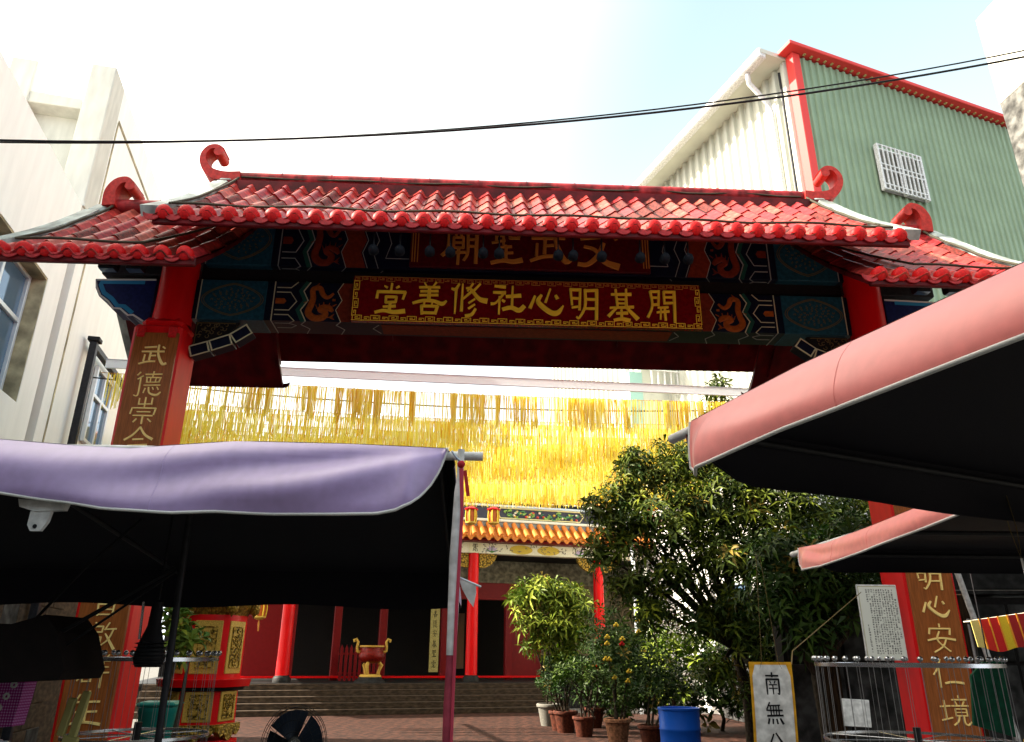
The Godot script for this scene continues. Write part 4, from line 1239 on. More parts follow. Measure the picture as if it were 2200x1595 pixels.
	for q in [[1.1, 4.1], [-5.0, -0.6]]:
		var lz := mesh_tool()
		var a: float = q[0]
		var b: float = q[1]
		line2(lz, [[a, 6.5], [a - 0.14, 6.33], [a, 6.14], [b, 6.14], [b + 0.14, 6.33], [b, 6.5], [a, 6.5]], 0.045, 0.04, Transform3D(Basis(), Vector3(0, 0, -2.12)))
		put("panel_edge", lz, mk(0.6, 0.52, 0.25, 0.6), band)
		var cols := [[0.25, 0.40, 0.08], [0.07, 0.20, 0.08], [0.55, 0.06, 0.04], [0.75, 0.6, 0.5], [0.6, 0.36, 0.05]]
		for c in 5:
			var st := mesh_tool()
			for i in 18:
				var px := lerpf(a + 0.2, b - 0.1, rng.randf())
				var py := 6.2 + 0.22 * rng.randf()
				var r := 0.03 + 0.05 * rng.randf()
				var w := rng.randf() * TAU
				if c < 2: stroke(st, [Vector3(px, py, r), Vector3(px + 0.1 * cos(w), py + 0.05 * sin(w), r * 1.1), Vector3(px + 0.2 * cos(w + 0.8), py + 0.09 * sin(w + 0.8), 0.01)], 0.05, Transform3D(Basis(), Vector3(0, 0, -2.12)))
				elif i < 7: st.append_from(ball(0.05, 8), 0, Transform3D(Basis().scaled(Vector3(1.1, 0.9, 0.8)), Vector3(px, py, -2.10)))
			put("ceramic_flower", st, mk(cols[c][0], cols[c][1], cols[c][2], 0.3), band)
	put("dark_rail", boxc(Vector3(-9, 6.62, -2.55), Vector3(4.4, 6.72, -2.08), 0.01), M.black, t)
	put("pale_rail", boxc(Vector3(-9, 6.525, -2.12), Vector3(4.4, 6.60, -2.05), 0.01), mk(0.5, 0.58, 0.6, 0.6), t)
	var figs := mesh_tool()
	for i in 60: bx(figs, Vector3(-8.5 + i * 0.21, 6.80 + 0.05 * sin(i * 2.3), -2.3), Vector3(0.14, 0.18 + 0.06 * sin(i * 1.7), 0.1), 0.02, Basis(Vector3(0, 0, 1), 0.3 * sin(i * 3.1)))
	put("ridge_figures", figs, mk(0.28, 0.16, 0.13, 0.6, 0, "moss", Vector3(5, 5, 5)), t).set_meta("kind", "stuff")
	var roof := mesh_tool()
	for i in 58: tube(roof, [Vector3(-10 + i * 0.31, 6.9, -2.6), Vector3(-10 + i * 0.31, 9.3, -6.5)], 0.09, 6)
	face(roof, Vector3(-10, 6.85, -2.6), Vector3(8, 6.85, -2.6), Vector3(8, 9.25, -6.5), Vector3(-10, 9.25, -6.5), Vector3.UP)
	put("upper_roof", roof, M.barrel_tile, t).set_meta("kind", "stuff")
	# porch inside
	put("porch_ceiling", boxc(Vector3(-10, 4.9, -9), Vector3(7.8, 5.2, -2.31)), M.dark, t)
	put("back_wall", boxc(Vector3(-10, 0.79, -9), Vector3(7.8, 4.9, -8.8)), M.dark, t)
	put("porch_floor", boxc(Vector3(-10, 0.79, -8.8), Vector3(7.5, 0.795, -1.7)), M.dstone, t)
	put("door_lintel", boxc(Vector3(-10, 3.5, -4.4), Vector3(3.2, 4.1, -4.15), 0.01), M.doorred, t)
	put("faded_frieze", boxc(Vector3(-10, 4.1, -4.4), Vector3(7.5, 4.9, -4.16), 0.01), mk(0.26, 0.24, 0.17, 0.8, 0, "blotch", Vector3(1.0, 1.0, 1.0)), t)
	for x in [-5.55, -4.06, -2.5, -0.32, 2.05]:
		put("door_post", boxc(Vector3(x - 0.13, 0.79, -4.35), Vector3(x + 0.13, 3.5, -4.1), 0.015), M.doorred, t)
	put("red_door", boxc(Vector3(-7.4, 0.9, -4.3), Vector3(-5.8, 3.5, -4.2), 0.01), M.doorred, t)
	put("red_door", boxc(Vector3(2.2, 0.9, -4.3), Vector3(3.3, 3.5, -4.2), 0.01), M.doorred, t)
	put("sill", boxc(Vector3(-9, 0.86, -4.12), Vector3(3.3, 0.93, -4.0), 0.01), M.red, t)
	put("side_wall", boxc(Vector3(3.3, 0.79, -4.4), Vector3(7.6, 4.1, -4.2)), mk(0.24, 0.19, 0.12, 0.8, 0, "blotch"), t)
	put("wall_plinth", boxc(Vector3(3.31, 0.79, -4.2), Vector3(7.6, 1.6, -4.12), 0.01), M.dstone, t)
	var nc := put("yellow_couplet", boxc(Vector3(-0.88, 1.05, -4.0), Vector3(-0.56, 3.6, -3.96), 0.006), mk(0.52, 0.45, 0.16, 0.6, 0, "grain"), t)
	var ink := mesh_tool()
	var keys := ["ming", "shan", "de", "an", "ji", "sheng", "tang"]
	for i in 7: glyph(ink, INK[keys[i]], -0.80, 3.17 - i * 0.33, -0.64, 3.42 - i * 0.33, 1.0, 0.004, Transform3D(Basis(), Vector3(0, 0, -3.959)))
	put("black_character", ink, M.black, nc)
	put("window_glint", boxc(Vector3(1.62, 1.75, -8.79), Vector3(1.78, 2.7, -8.77)), M.white, t)
	put("altar_cloth", boxc(Vector3(0.7, 1.1, -8.0), Vector3(1.3, 3.2, -7.9)), mk(0.25, 0.14, 0.09, 0.8), t)
	put("speaker_box", boxc(Vector3(2.9, 3.75, -4.0), Vector3(3.4, 4.15, -3.7), 0.02), M.black, t)
	put("wall_notice", boxc(Vector3(-7.1, 2.9, -4.19), Vector3(-6.55, 3.6, -4.17)), M.dstone, t)
	for y in [3.3, 2.93]: put("notice_strip", boxc(Vector3(-7.05, y, -4.17), Vector3(-6.6, y + 0.05, -4.16)), M.white, t)
	# low red picket fence before the middle door
	var pf := thing("picket_fence", "low dark red picket fence before the temple's middle door", "fence", g * Vector3(-3.95, 0.79, -3.6), 17)
	for i in 9: put("picket", extruded([Vector2(i * 0.155, 0.0), Vector2(i * 0.155 + 0.1, 0.0), Vector2(i * 0.155 + 0.1, 1.0), Vector2(i * 0.155 + 0.05, 1.12), Vector2(i * 0.155, 1.0)], 0, 0.03), M.doorred, pf)
	for y in [0.2, 0.8]: put("fence_rail", boxc(Vector3(-0.05, y, -0.04), Vector3(1.4, y + 0.07, -0.002)), M.doorred, pf)
	# incense burner
	var b := thing("incense_burner", "round red incense burner with gold handles and legs on the temple steps", "incense burner", g * Vector3(-3.12, 0.79, -1.95), 17)
	put("stand", lathed([Vector2(0, 0.16), Vector2(0.36, 0.16), Vector2(0.38, 0.1), Vector2(0.48, 0.06), Vector2(0.5, 0.0)], 20), M.dstone, b)
	put("plate", lathed([Vector2(0, 0.24), Vector2(0.3, 0.24), Vector2(0.34, 0.2), Vector2(0.34, 0.165), Vector2(0, 0.165)], 20), M.goldflat, b)
	put("bowl", lathed([Vector2(0, 0.55), Vector2(0.22, 0.56), Vector2(0.36, 0.64), Vector2(0.41, 0.76), Vector2(0.38, 0.88), Vector2(0.34, 0.95), Vector2(0.345, 1.04), Vector2(0.30, 1.04), Vector2(0.28, 0.9), Vector2(0, 0.88)], 28), mk(0.45, 0.02, 0.012, 0.28, 0.1, "carve", Vector3(2, 2, 2), 0.8), b)
	put("rim", lathed([Vector2(0.345, 1.02), Vector2(0.39, 1.04), Vector2(0.39, 1.08), Vector2(0.33, 1.08), Vector2(0.33, 1.03)], 28), M.goldflat, b)
	for k in 3:
		var a := PI / 2 + TAU * k / 3.0 + 0.5
		var d := Vector3(cos(a), 0, sin(a))
		put("leg", tubed([d * 0.24 + Vector3(0, 0.60, 0), d * 0.33 + Vector3(0, 0.50, 0), d * 0.27 + Vector3(0, 0.36, 0), d * 0.24 + Vector3(0, 0.24, 0)], [0.05, 0.065, 0.05, 0.055], 8), M.goldflat, b)
	for s in [-1.0, 1.0]:
		put("handle", tubed([Vector3(s * 0.36, 0.88, 0), Vector3(s * 0.45, 0.92, 0), Vector3(s * 0.46, 1.06, 0), Vector3(s * 0.44, 1.18, 0), Vector3(s * 0.50, 1.27, 0), Vector3(s * 0.57, 1.24, 0), Vector3(s * 0.55, 1.18, 0)], [0.05, 0.05, 0.04, 0.04, 0.04, 0.04, 0.035], 8), M.goldflat, b)
	# hanging lanterns
	var ln: Node3D = null
	for q in [[-0.25, 5.95, -1.0, "left of the two gold lanterns before the temple ridge band"], [0.53, 5.98, -1.0, "right of the two gold lanterns before the temple ridge band"], [-7.3, 2.95, -1.2, "gold lantern hanging low beside the ornate furnace"], [-6.6, 2.85, -1.2, "gold lantern hanging before the red doors, right of the ornate furnace"]]:
		if ln == null:
			ln = thing("lantern", "tasselled " + q[3], "lantern", g * Vector3(q[0], q[1], q[2]), 17, "hanging lanterns")
			put("roof", lathed([Vector2(0.0, 0.34), Vector2(0.05, 0.32), Vector2(0.24, 0.24), Vector2(0.22, 0.2), Vector2(0, 0.2)], 6), M.cap, ln)
			put("body", lathed([Vector2(0.0, 0.2), Vector2(0.15, 0.19), Vector2(0.17, 0.0), Vector2(0.15, -0.2), Vector2(0.0, -0.21)], 6), mk(0.45, 0.10, 0.02, 0.5), ln)
			for k in 6:
				var a := TAU * k / 6.0
				put("rib", tubed([Vector3(cos(a) * 0.17, 0.2, sin(a) * 0.17), Vector3(cos(a) * 0.19, 0, sin(a) * 0.19), Vector3(cos(a) * 0.17, -0.2, sin(a) * 0.17)], 0.022, 6), M.yellow, ln)
			put("base", lathed([Vector2(0, -0.19), Vector2(0.19, -0.2), Vector2(0.19, -0.24), Vector2(0.08, -0.3), Vector2(0, -0.3)], 6), M.goldflat, ln)
			put("tassel", tubed([Vector3(0, -0.3, 0), Vector3(0, -0.4, 0), Vector3(0.01, -0.62, 0)], [0.012, 0.03, 0.02], 6), M.oldgold, ln)
			put("hanging_wire", tubed([Vector3(0, 0.33, 0), Vector3(0, 0.62, 0)], 0.008, 5), M.iron, ln)
		else: copy(ln, g * Vector3(q[0], q[1], q[2]), 17, "tasselled " + q[3])
	for q in [[5.2, 5.9, -0.6], [6.0, 6.2, -0.4]]:
		var rl := thing("red_lantern", "small red ball lantern %s" % ("low among the tree leaves" if q[0] < 5.5 else "high among the tree leaves"), "lantern", g * Vector3(q[0], q[1], q[2]), 0, "red lanterns in the tree")
		put("paper_ball", ball(0.17, 12), M.cap, rl)
		put("collar", lathed([Vector2(0, 0.2), Vector2(0.07, 0.19), Vector2(0.08, 0.14), Vector2(0, 0.14)], 10), M.yellow, rl)
	build_furnace()

func carved_panel(parent: Node3D, c: Vector3, w: float, h: float, yaw: float) -> void:
	var o := Node3D.new()
	o.name = "gold_panel"
	parent.add_child(o, true)
	o.transform = Transform3D(Basis(Vector3(0, 1, 0), yaw), c)
	put("panel_board", box(Vector3(0, 0, 0), Vector3(w, h, 0.03), 0.008), M.goldflat, o)
	var fr := mesh_tool()
	for s in [-1.0, 1.0]:
		bx(fr, Vector3(s * w * 0.31, 0, 0.022), Vector3(0.02, h * 0.76, 0.02))
		bx(fr, Vector3(0, s * h * 0.38, 0.022), Vector3(w * 0.62, 0.02, 0.02))
	put("panel_frame", fr, M.carved, o)
	var rel := mesh_tool()
	var n := int(60 * h)
	for i in n:
		var px := (rng.randf() - 0.5) * w * 0.52
		var py := (rng.randf() - 0.5) * h * 0.68
		var a := rng.randf() * TAU
		var cu := []
		for k in 5:
			var t := k / 4.0
			cu.append(Vector3(px + cos(a + t * 3.6) * 0.04 * (1 - t * 0.6), py + sin(a + t * 3.6) * 0.04 * (1 - t * 0.6), 0.022))
		stroke(rel, cu, 0.02, Transform3D(Basis(), Vector3(0, 0, 0.015)), false)
	put("carving", rel, M.carved, o)

func build_furnace() -> void:
	# six-sided paper furnace
	var f := thing("paper_furnace", "six sided red furnace tower with gold carved panels and a flared ledge", "furnace", Vector3(-5.45, 0, -14.4), 16)
	var hexa := func(r0: float, y0: float, r1: float, y1: float) -> SurfaceTool:
		var st := mesh_tool()
		lathe(st, [Vector2(0, y0), Vector2(r0 * 0.7, y0), Vector2(r1 * 0.7, y1), Vector2(0, y1)], 6, Transform3D(), true)
		return st
	put("plinth", hexa.call(0.98, 0.0, 0.95, 0.22), M.red, f)
	var scroll := mesh_tool()
	for k in 6:
		var yaw := TAU * (k + 0.5) / 6.0
		var xf := Transform3D(Basis(Vector3(0, 1, 0), PI / 2 - yaw), Vector3(cos(yaw), 0, sin(yaw)) * 0.56)
		extrude(scroll, [Vector2(-0.313, 0.47), Vector2(0.313, 0.47), Vector2(0.320, 0.36), Vector2(0.231, 0.28), Vector2(0.136, 0.33), Vector2(0.068, 0.24), Vector2(0.000, 0.21), Vector2(-0.068, 0.24), Vector2(-0.136, 0.33), Vector2(-0.231, 0.28), Vector2(-0.320, 0.36)], -0.05, 0.06, xf)
	put("scroll_skirt", scroll, M.carved, f)
	put("lower_body", hexa.call(0.86, 0.4, 0.84, 1.02), M.red, f)
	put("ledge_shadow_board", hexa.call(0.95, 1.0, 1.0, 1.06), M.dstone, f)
	put("ledge", hexa.call(1.1, 1.06, 1.14, 1.18), M.red, f)
	put("upper_body", hexa.call(0.86, 1.18, 0.86, 2.25), M.red, f)
	put("cornice", hexa.call(0.86, 2.25, 1.1, 2.5), M.carved, f)
	for k in 6:
		var yaw := TAU * (k + 0.5) / 6.0
		var n := Vector3(cos(yaw), 0, sin(yaw))
		carved_panel(f, n * 0.53 + Vector3(0, 1.71, 0), 0.46, 0.88, PI / 2 - yaw)
		carved_panel(f, n * 0.525 + Vector3(0, 0.75, 0), 0.46, 0.48, PI / 2 - yaw)
	put("roof", hexa.call(1.25, 2.5, 0.2, 3.2), M.barrel_tile, f)
	var hang := mesh_tool()
	for k in 6:
		var a := TAU * k / 6.0
		lathe(hang, [Vector2(0, 2.62), Vector2(0.07, 2.55), Vector2(0.11, 2.42), Vector2(0.09, 2.3), Vector2(0.03, 2.26), Vector2(0, 2.2)], 8, Transform3D(Basis(), Vector3(cos(a) * 0.7, 0, sin(a) * 0.7)))
	put("hanging_post", hang, M.carved, f)

# ------------------------------------------------------------------ gold tinsel over the court
func build_tinsel() -> void:
	var C := Transform3D(Basis(Vector3(0, 1, 0), deg_to_rad(6.5)), Vector3(0, 0, -11.6))
	var bm := thing("canopy_beam", "long pale translucent fascia with thin metal edges above the first row of tinsel", "beam", C * Vector3(0, 5.78, 0), 6.5)
	put("fascia_sheet", boxc(Vector3(-6.4, -0.01, -0.002), Vector3(5.2, 0.12, 0.002)), M.poly, bm)
	put("flange", boxc(Vector3(-6.4, -0.022, -0.012), Vector3(5.2, -0.011, 0.012)), M.alu, bm)
	put("flange", boxc(Vector3(-6.4, 0.121, -0.012), Vector3(5.2, 0.13, 0.012)), M.alu, bm)
	var places := ["first row, nearest the gate", "second row", "third row", "fourth row", "fifth row", "sixth row", "seventh row", "eighth row", "ninth row", "tenth row", "eleventh row", "twelfth row", "last row, nearest the temple"]
	var depths := [0.15, 1.6, 2.15, 2.85, 3.4, 3.95, 4.5, 5.1, 5.7, 7.6, 8.2, 8.75, 9.1]
	for r in 13:
		var z: float = -depths[r]
		var y0: float = 5.73 + 0.036 * absf(z)
		var x0 := -6.5 - 0.22 * r
		var x1 := 5.2 + 0.12 * r
		var sag := 0.10 + 0.05 * sin(r * 2.1)
		var t := thing("tinsel_garland", "gold tinsel fringe on a wire over the court, %s" % places[r], "garland", C * Vector3(0, y0, z), 6.5, "rows of gold tinsel over the court")
		var at := func(x: float) -> float:
			var u := (x - x0) / (x1 - x0)
			return -sag * 4.0 * u * (1.0 - u)
		var wire := []
		for i in 25:
			var x := lerpf(x0, x1, i / 24.0)
			wire.append(Vector3(x, at.call(x), 0))
		put("wire", tubed(wire, 0.005, 5), M.oldgold, t)
		var st := mesh_tool()
		st.set_smooth_group(-1)
		var x := x0 + 0.1
		var drop := 0.47 if r > 0 else 0.54
		var clump := x0
		var clump_w := 0.05
		while x < x1:
			var dens := 0.55 + 0.45 * sin(x * 2.2 + r * 1.9) * sin(x * 0.9 + r)
			if r == 0:
				dens = 0.72 + 0.25 * sin(x * 5.3 + 2.0 * sin(x * 1.9))
				if x > clump + clump_w:
					clump = x + 0.08 + 0.5 * rng.randf()
					clump_w = 0.04 + 0.12 * rng.randf()
				if x > clump: dens = 1.0
			if r == 1 or r == 9: dens *= 0.6
			x += 0.003 + (0.0035 + 0.018 * rng.randf()) * (1.0 - clampf(dens, 0.0, 1.0)) * (1.9 if r == 0 else 1.0)
			var len0 := drop * (0.72 + 0.4 * rng.randf())
			if rng.randf() < 0.04: len0 *= 0.5
			var w := 0.006 + 0.009 * rng.randf()
			var yt: float = at.call(x)
			var lean := 0.05 * (rng.randf() - 0.5)
			var tone := rng.randf()
			var c := Color(0.86, 0.82 - 0.15 * tone, 0.14)
			if tone > 0.86: c = Color(0.75, 0.42, 0.02)
			if tone < 0.22: c = Color(0.95, 0.90, 0.50)
			var twist := rng.randf() * 1.6 - 0.8
			var ca := cos(twist) * w * 0.5
			var sa := sin(twist) * w * 0.5
			var zz := (rng.randf() - 0.5) * 0.10
			var gather := 1.0
			if r == 0 and x > clump: lean -= 0.5 * (x - clump - clump_w * 0.5)
			var px := [x, x + lean * 0.5, x + lean * gather]
			for k in 2:
				var ya := yt - len0 * k * 0.5
				var yb := yt - len0 * (k + 1) * 0.5
				var n := Vector3(-sin(twist), 0.12, cos(twist)).normalized()
				st.set_color(c)
				tri(st, Vector3(px[k] - ca, ya, zz - sa), Vector3(px[k] + ca, ya, zz + sa), Vector3(px[k + 1] + ca, yb, zz + sa), n, n, n)
				st.set_color(c)
				tri(st, Vector3(px[k] - ca, ya, zz - sa), Vector3(px[k + 1] + ca, yb, zz + sa), Vector3(px[k + 1] - ca, yb, zz - sa), n, n, n)
		put("fringe", st, M.fringe, t).set_meta("kind", "stuff")
	# bare wires between the rows
	for q in [[-1.9, 6.0], [-5.2, 6.05]]:
		var pts := []
		for i in 25:
			var u := i / 24.0
			pts.append(C * Vector3(lerpf(-7.4, 6.0, u), q[1] + 0.25 - 0.55 * 4 * u * (1 - u) * 0.5, q[0]))
		tag(put("bare_wire", tubed(pts, 0.014, 5), M.iron), "bare sagging wire between tinsel rows, %s the gate" % ("nearer" if q[0] > -3 else "farther from"), "wire", "bare wires over the court")

func step_at(v: float, at: float) -> float:
	return 1.0 if v > at else 0.0

# ------------------------------------------------------------------ plants
func sprig(called: String, n: int, length: float, width: float, droop: float, spread: float) -> ArrayMesh:
	if meshes.has(called): return meshes[called]
	var r := RandomNumberGenerator.new()
	r.seed = 77 + n
	var st := mesh_tool()
	for i in n:
		var a := TAU * i * 0.382 + r.randf() * 0.5
		var el := lerpf(1.1, -0.25, float(i) / n) * spread
		var d := Vector3(cos(a) * cos(el), sin(el), sin(a) * cos(el))
		var s := d.cross(Vector3.UP).normalized()
		var l := length * (0.75 + 0.45 * r.randf())
		var base := d * 0.02 + Vector3(0, 0.05 * (1.0 - float(i) / n), 0)
		var mid := base + d * l * 0.5 + Vector3(0, -droop * l * 0.12, 0)
		var tip := base + d * l * 0.95 + Vector3(0, -droop * l * 0.55, 0)
		var up := s.cross(d).normalized()
		if up.y < 0: up = -up
		var w := width * (0.8 + 0.4 * r.randf())
		var lift := up * w * 0.25
		var nl := (up - s * 0.35).normalized()
		var nr := (up + s * 0.35).normalized()
		tri(st, base, mid - s * w * 0.5 + lift, mid, up, nr, up)
		tri(st, mid, mid - s * w * 0.5 + lift, tip, up, nr, up)
		tri(st, base, mid + s * w * 0.5 + lift, mid, up, nl, up)
		tri(st, mid, mid + s * w * 0.5 + lift, tip, up, nl, up)
	meshes[called] = st.commit()
	return meshes[called]

func crown(parent: Node3D, called: String, mesh: ArrayMesh, blobs: Array, per: float, size: float, dark: Color, light: Color) -> void:
	var xs: Array[Transform3D] = []
	var cs: Array[Color] = []
	for b in blobs:
		var n := int(per * b[3] * b[3] * 10.0) + 3
		for i in n:
			var d := Vector3(rng.randfn(), rng.randfn() * 0.9, rng.randfn()).normalized()
			var rad: float = b[3] * (pow(rng.randf(), 0.5) * 0.95 + 0.12 * rng.randf())
			if rng.randf() < 0.12: rad *= 1.3
			var p := Vector3(b[0], b[1], b[2]) + d * rad * Vector3(1, 0.85, 1)
			var up := (d * 0.7 + Vector3(0, 0.8, 0) + Vector3(rng.randf() - 0.5, rng.randf() - 0.5, rng.randf() - 0.5) * 0.7).normalized()
			var q := Basis(Quaternion(Vector3.UP, up)) * Basis(Vector3.UP, rng.randf() * TAU)
			xs.append(Transform3D(q.scaled(Vector3.ONE * size * (0.7 + 0.6 * rng.randf())), p))
			var c := dark.lerp(light, rng.randf() * rng.randf() + 0.12 * rng.randf())
			if rng.randf() < 0.015: c = Color(0.24, 0.17, 0.03)
			cs.append(c)
	var mm := MultiMesh.new()
	mm.transform_format = MultiMesh.TRANSFORM_3D
	mm.use_colors = true
	mm.mesh = mesh
	mm.instance_count = xs.size()
	for i in xs.size():
		mm.set_instance_transform(i, xs[i])
		mm.set_instance_color(i, cs[i])
	var o := MultiMeshInstance3D.new()
	o.name = called
	o.multimesh = mm
	o.material_override = M.leaf
	o.set_meta("kind", "stuff")
	parent.add_child(o, true)

func limbs(parent: Node3D, base: Vector3, fork: Vector3, blobs: Array, r0: float) -> void:
	var mid := (base + fork) / 2 + Vector3(0.05, 0, 0.04)
	put("trunk", tubed([base, mid, fork], [r0 * 1.25, r0, r0 * 0.85], 10), M.bark, parent)
	for b in blobs:
		var e := Vector3(b[0], b[1], b[2])
		var m := fork.lerp(e, 0.5) + Vector3(rng.randf() - 0.5, rng.randf() * 0.3, rng.randf() - 0.5) * 0.3
		put("limb", tubed([fork, m, e], [r0 * 0.6, r0 * 0.36, r0 * 0.12], 7), M.bark, parent)

func pot(parent: Node3D, r: float, h: float, m: Material) -> void:
	put("pot", lathed([Vector2(0, 0), Vector2(r * 0.68, 0), Vector2(r * 0.92, h * 0.8), Vector2(r * 0.94, h * 0.84), Vector2(r * 1.04, h * 0.86), Vector2(r * 1.06, h * 0.97), Vector2(r * 1.02, h), Vector2(r * 0.9, h), Vector2(r * 0.86, h * 0.9), Vector2(0, h * 0.9)], 22), m, parent)
	put("soil", lathed([Vector2(r * 0.87, h * 0.905), Vector2(0, h * 0.92)], 14), M.soil, parent)

func potted(label: String, at: Vector3, r: float, h: float, pm: Material, blobs: Array, mesh: ArrayMesh, per: float, size: float, dark: Color, light: Color, stems := 3) -> Node3D:
	var t := thing("potted_plant", label, "potted plant", at, 0, "potted plants in the court")
	pot(t, r, h, pm)
	var st := mesh_tool()
	for i in stems:
		var b: Array = blobs[i % blobs.size()]
		var e := Vector3(b[0], b[1], b[2])
		tube(st, [Vector3((i - 1) * 0.05, h * 0.9, 0.03 * i), e.lerp(Vector3(0, h, 0), 0.5) + Vector3(0.05 * (i - 1), 0, 0.03), e], [0.025, 0.02, 0.008], 6)
	put("stem", st, M.bark, t)
	crown(t, "foliage", mesh, blobs, per, size, dark, light)
	return t

func build_courtyard() -> void:
	var lance := sprig("lance", 11, 0.26, 0.05, 0.9, 0.8)
	var broad := sprig("broad", 8, 0.19, 0.075, 0.5, 0.9)
	var fine := sprig("fine", 10, 0.10, 0.035, 0.3, 1.0)
	var dg := Color(0.016, 0.042, 0.008)
	var lg := Color(0.17, 0.20, 0.010)
	# the big tree
	var t := thing("tree", "large dark tree with drooping lance leaves beside the right gate pillar", "tree", Vector3(3.95, 0, -13.4))
	var bl := [[-1.85, 4.35, 0.3, 0.5], [-1.15, 4.7, 0.2, 0.6], [-0.4, 4.9, 0.0, 0.6], [-2.0, 3.6, 0.5, 0.55], [-1.3, 3.75, 0.6, 0.75], [-0.5, 4.05, 0.4, 0.85], [0.4, 4.4, 0.2, 0.8], [1.2, 4.0, 0.2, 0.85], [1.95, 3.6, 0.1, 0.7], [0.45, 3.3, 0.6, 0.85], [1.25, 2.9, 0.5, 0.8], [-0.35, 3.1, 0.7, 0.75], [-1.35, 2.9, 0.6, 0.6], [-1.95, 2.65, 0.5, 0.38], [0.7, 2.35, 0.6, 0.65], [1.5, 2.2, 0.4, 0.55], [-0.02, 6.0, 0.0, 0.27], [-0.05, 6.4, 0.0, 0.22], [0.2, 5.35, 0.0, 0.3], [-0.3, 2.45, 0.5, 0.4], [2.4, 4.2, -0.1, 0.5], [0.9, 1.6, 0.4, 0.5], [0.3, 1.5, 0.9, 0.4], [-1.6, 2.3, 0.6, 0.35], [1.6, 1.5, 0.5, 0.5], [2.2, 2.9, 0.2, 0.6], [2.5, 3.4, 0, 0.6], [-0.1, 1.0, 1.0, 0.3], [-0.9, 2.1, 0.7, 0.4], [-0.2, 1.9, 0.9, 0.4], [-0.7, 1.4, 0.9, 0.3], [0.5, 0.9, 0.9, 0.35], [-2.4, 3.2, 0.6, 0.35], [-2.35, 4.0, 0.5, 0.35], [-1.7, 4.85, 0.3, 0.35]]
	limbs(t, Vector3(0, 0, 0), Vector3(-0.15, 1.75, 0.0), bl, 0.10)
	crown(t, "crown", lance, bl, 27.0, 0.84, dg, lg)
	var u := thing("tree", "smaller dark leafy tree in front of the plank shed, right of the large tree", "tree", Vector3(4.15, 0, -9.75))
	var ub := [[-0.6, 2.75, 0.1, 0.5], [-0.1, 2.35, 0.15, 0.42], [0.2, 2.95, 0.1, 0.5], [-0.95, 2.25, 0.2, 0.42], [-0.5, 1.95, 0.2, 0.35], [0.45, 2.4, 0.0, 0.35]]
	limbs(u, Vector3(-0.5, 0, 0), Vector3(-0.45, 1.4, 0), ub, 0.06)
	crown(u, "crown", lance, ub, 27.0, 0.85, dg, Color(0.07, 0.12, 0.015))
	var v := thing("shrub", "sunlit yellow green shrub seen through the gap under the large tree", "shrub", Vector3(3.6, 0, -18.0))
	var vb := [[-0.5, 1.7, 0, 0.55], [0.1, 2.1, 0, 0.6], [0.5, 1.6, 0, 0.5], [0.0, 1.1, 0, 0.6], [-0.4, 2.6, 0, 0.4]]
	limbs(v, Vector3(0, 0, 0), Vector3(0, 0.8, 0), vb, 0.05)
	crown(v, "crown", broad, vb, 12.0, 1.0, Color(0.10, 0.16, 0.02), Color(0.35, 0.42, 0.05))
	var sun_d := Color(0.08, 0.14, 0.015)
	var sun_l := Color(0.46, 0.50, 0.05)
	potted("tall potted plant with bright sunlit yellow green leaves before the temple's right column", Vector3(1.15, 0, -18.9), 0.25, 0.42, M.terracotta, [[-0.95, 2.95, 0.4, 0.30], [-0.55, 3.05, 0.4, 0.38], [-0.05, 2.95, 0.3, 0.42], [0.38, 2.75, 0.3, 0.42], [-0.65, 2.45, 0.5, 0.35], [-0.1, 2.3, 0.5, 0.42], [0.35, 2.1, 0.4, 0.38], [-0.75, 1.8, 0.5, 0.14], [0.1, 1.6, 0.4, 0.3], [-0.4, 1.9, 0.4, 0.25]], lance, 26.0, 1.0, sun_d, sun_l, 4)
	potted("grey pot with a low dark bush at the right end of the temple steps", Vector3(0.97, 0, -20.1), 0.30, 0.5, M.greypot, [[0.0, 0.95, 0, 0.4], [0.25, 1.3, 0, 0.35]], fine, 26.0, 1.1, dg, Color(0.05, 0.09, 0.015))
	potted("dark round bush in a terracotta pot beside the grey pot", Vector3(1.25, 0, -18.4), 0.27, 0.45, M.terracotta, [[-0.15, 0.95, 0, 0.42], [0.2, 1.25, 0.1, 0.42], [-0.1, 1.45, 0, 0.3]], fine, 26.0, 1.1, dg, Color(0.05, 0.10, 0.02))
	potted("bare stemmed bush in a terracotta pot at the middle of the pot row", Vector3(1.58, 0, -17.5), 0.24, 0.40, M.terracotta, [[0.0, 1.35, 0, 0.42], [0.3, 1.2, 0.1, 0.35], [-0.3, 1.2, 0, 0.35]], fine, 24.0, 1.1, dg, Color(0.09, 0.14, 0.02), 6)
	var fp := potted("tall bush with yellow and red blossoms in a pale chipped terracotta pot", Vector3(2.11, 0, -16.1), 0.26, 0.46, mk(0.42, 0.19, 0.10, 0.8, 0, "wear", Vector3(2, 2, 2)), [[0.1, 1.6, -0.2, 0.5], [-0.15, 2.1, -0.3, 0.45], [0.4, 1.9, -0.3, 0.5], [0.25, 1.2, 0, 0.4], [0.05, 0.62, 0, 0.14]], fine, 26.0, 1.2, dg, Color(0.10, 0.16, 0.03), 4)
	var ym := mesh_tool()
	var rm := mesh_tool()
	for i in 13:
		var p := Vector3(-0.3 + 0.9 * rng.randf(), 1.0 + 1.4 * rng.randf(), 0.25 + 0.1 * rng.randf())
		for k in 3: (ym if i < 12 else rm).append_from(ball(0.03, 8), 0, Transform3D(Basis(), p + Vector3(0.03 * (k - 1), 0.035 * (k % 2), 0)))
	put("yellow_blossom", ym, M.yellow, fp)
	put("red_blossom", rm, M.cap, fp)
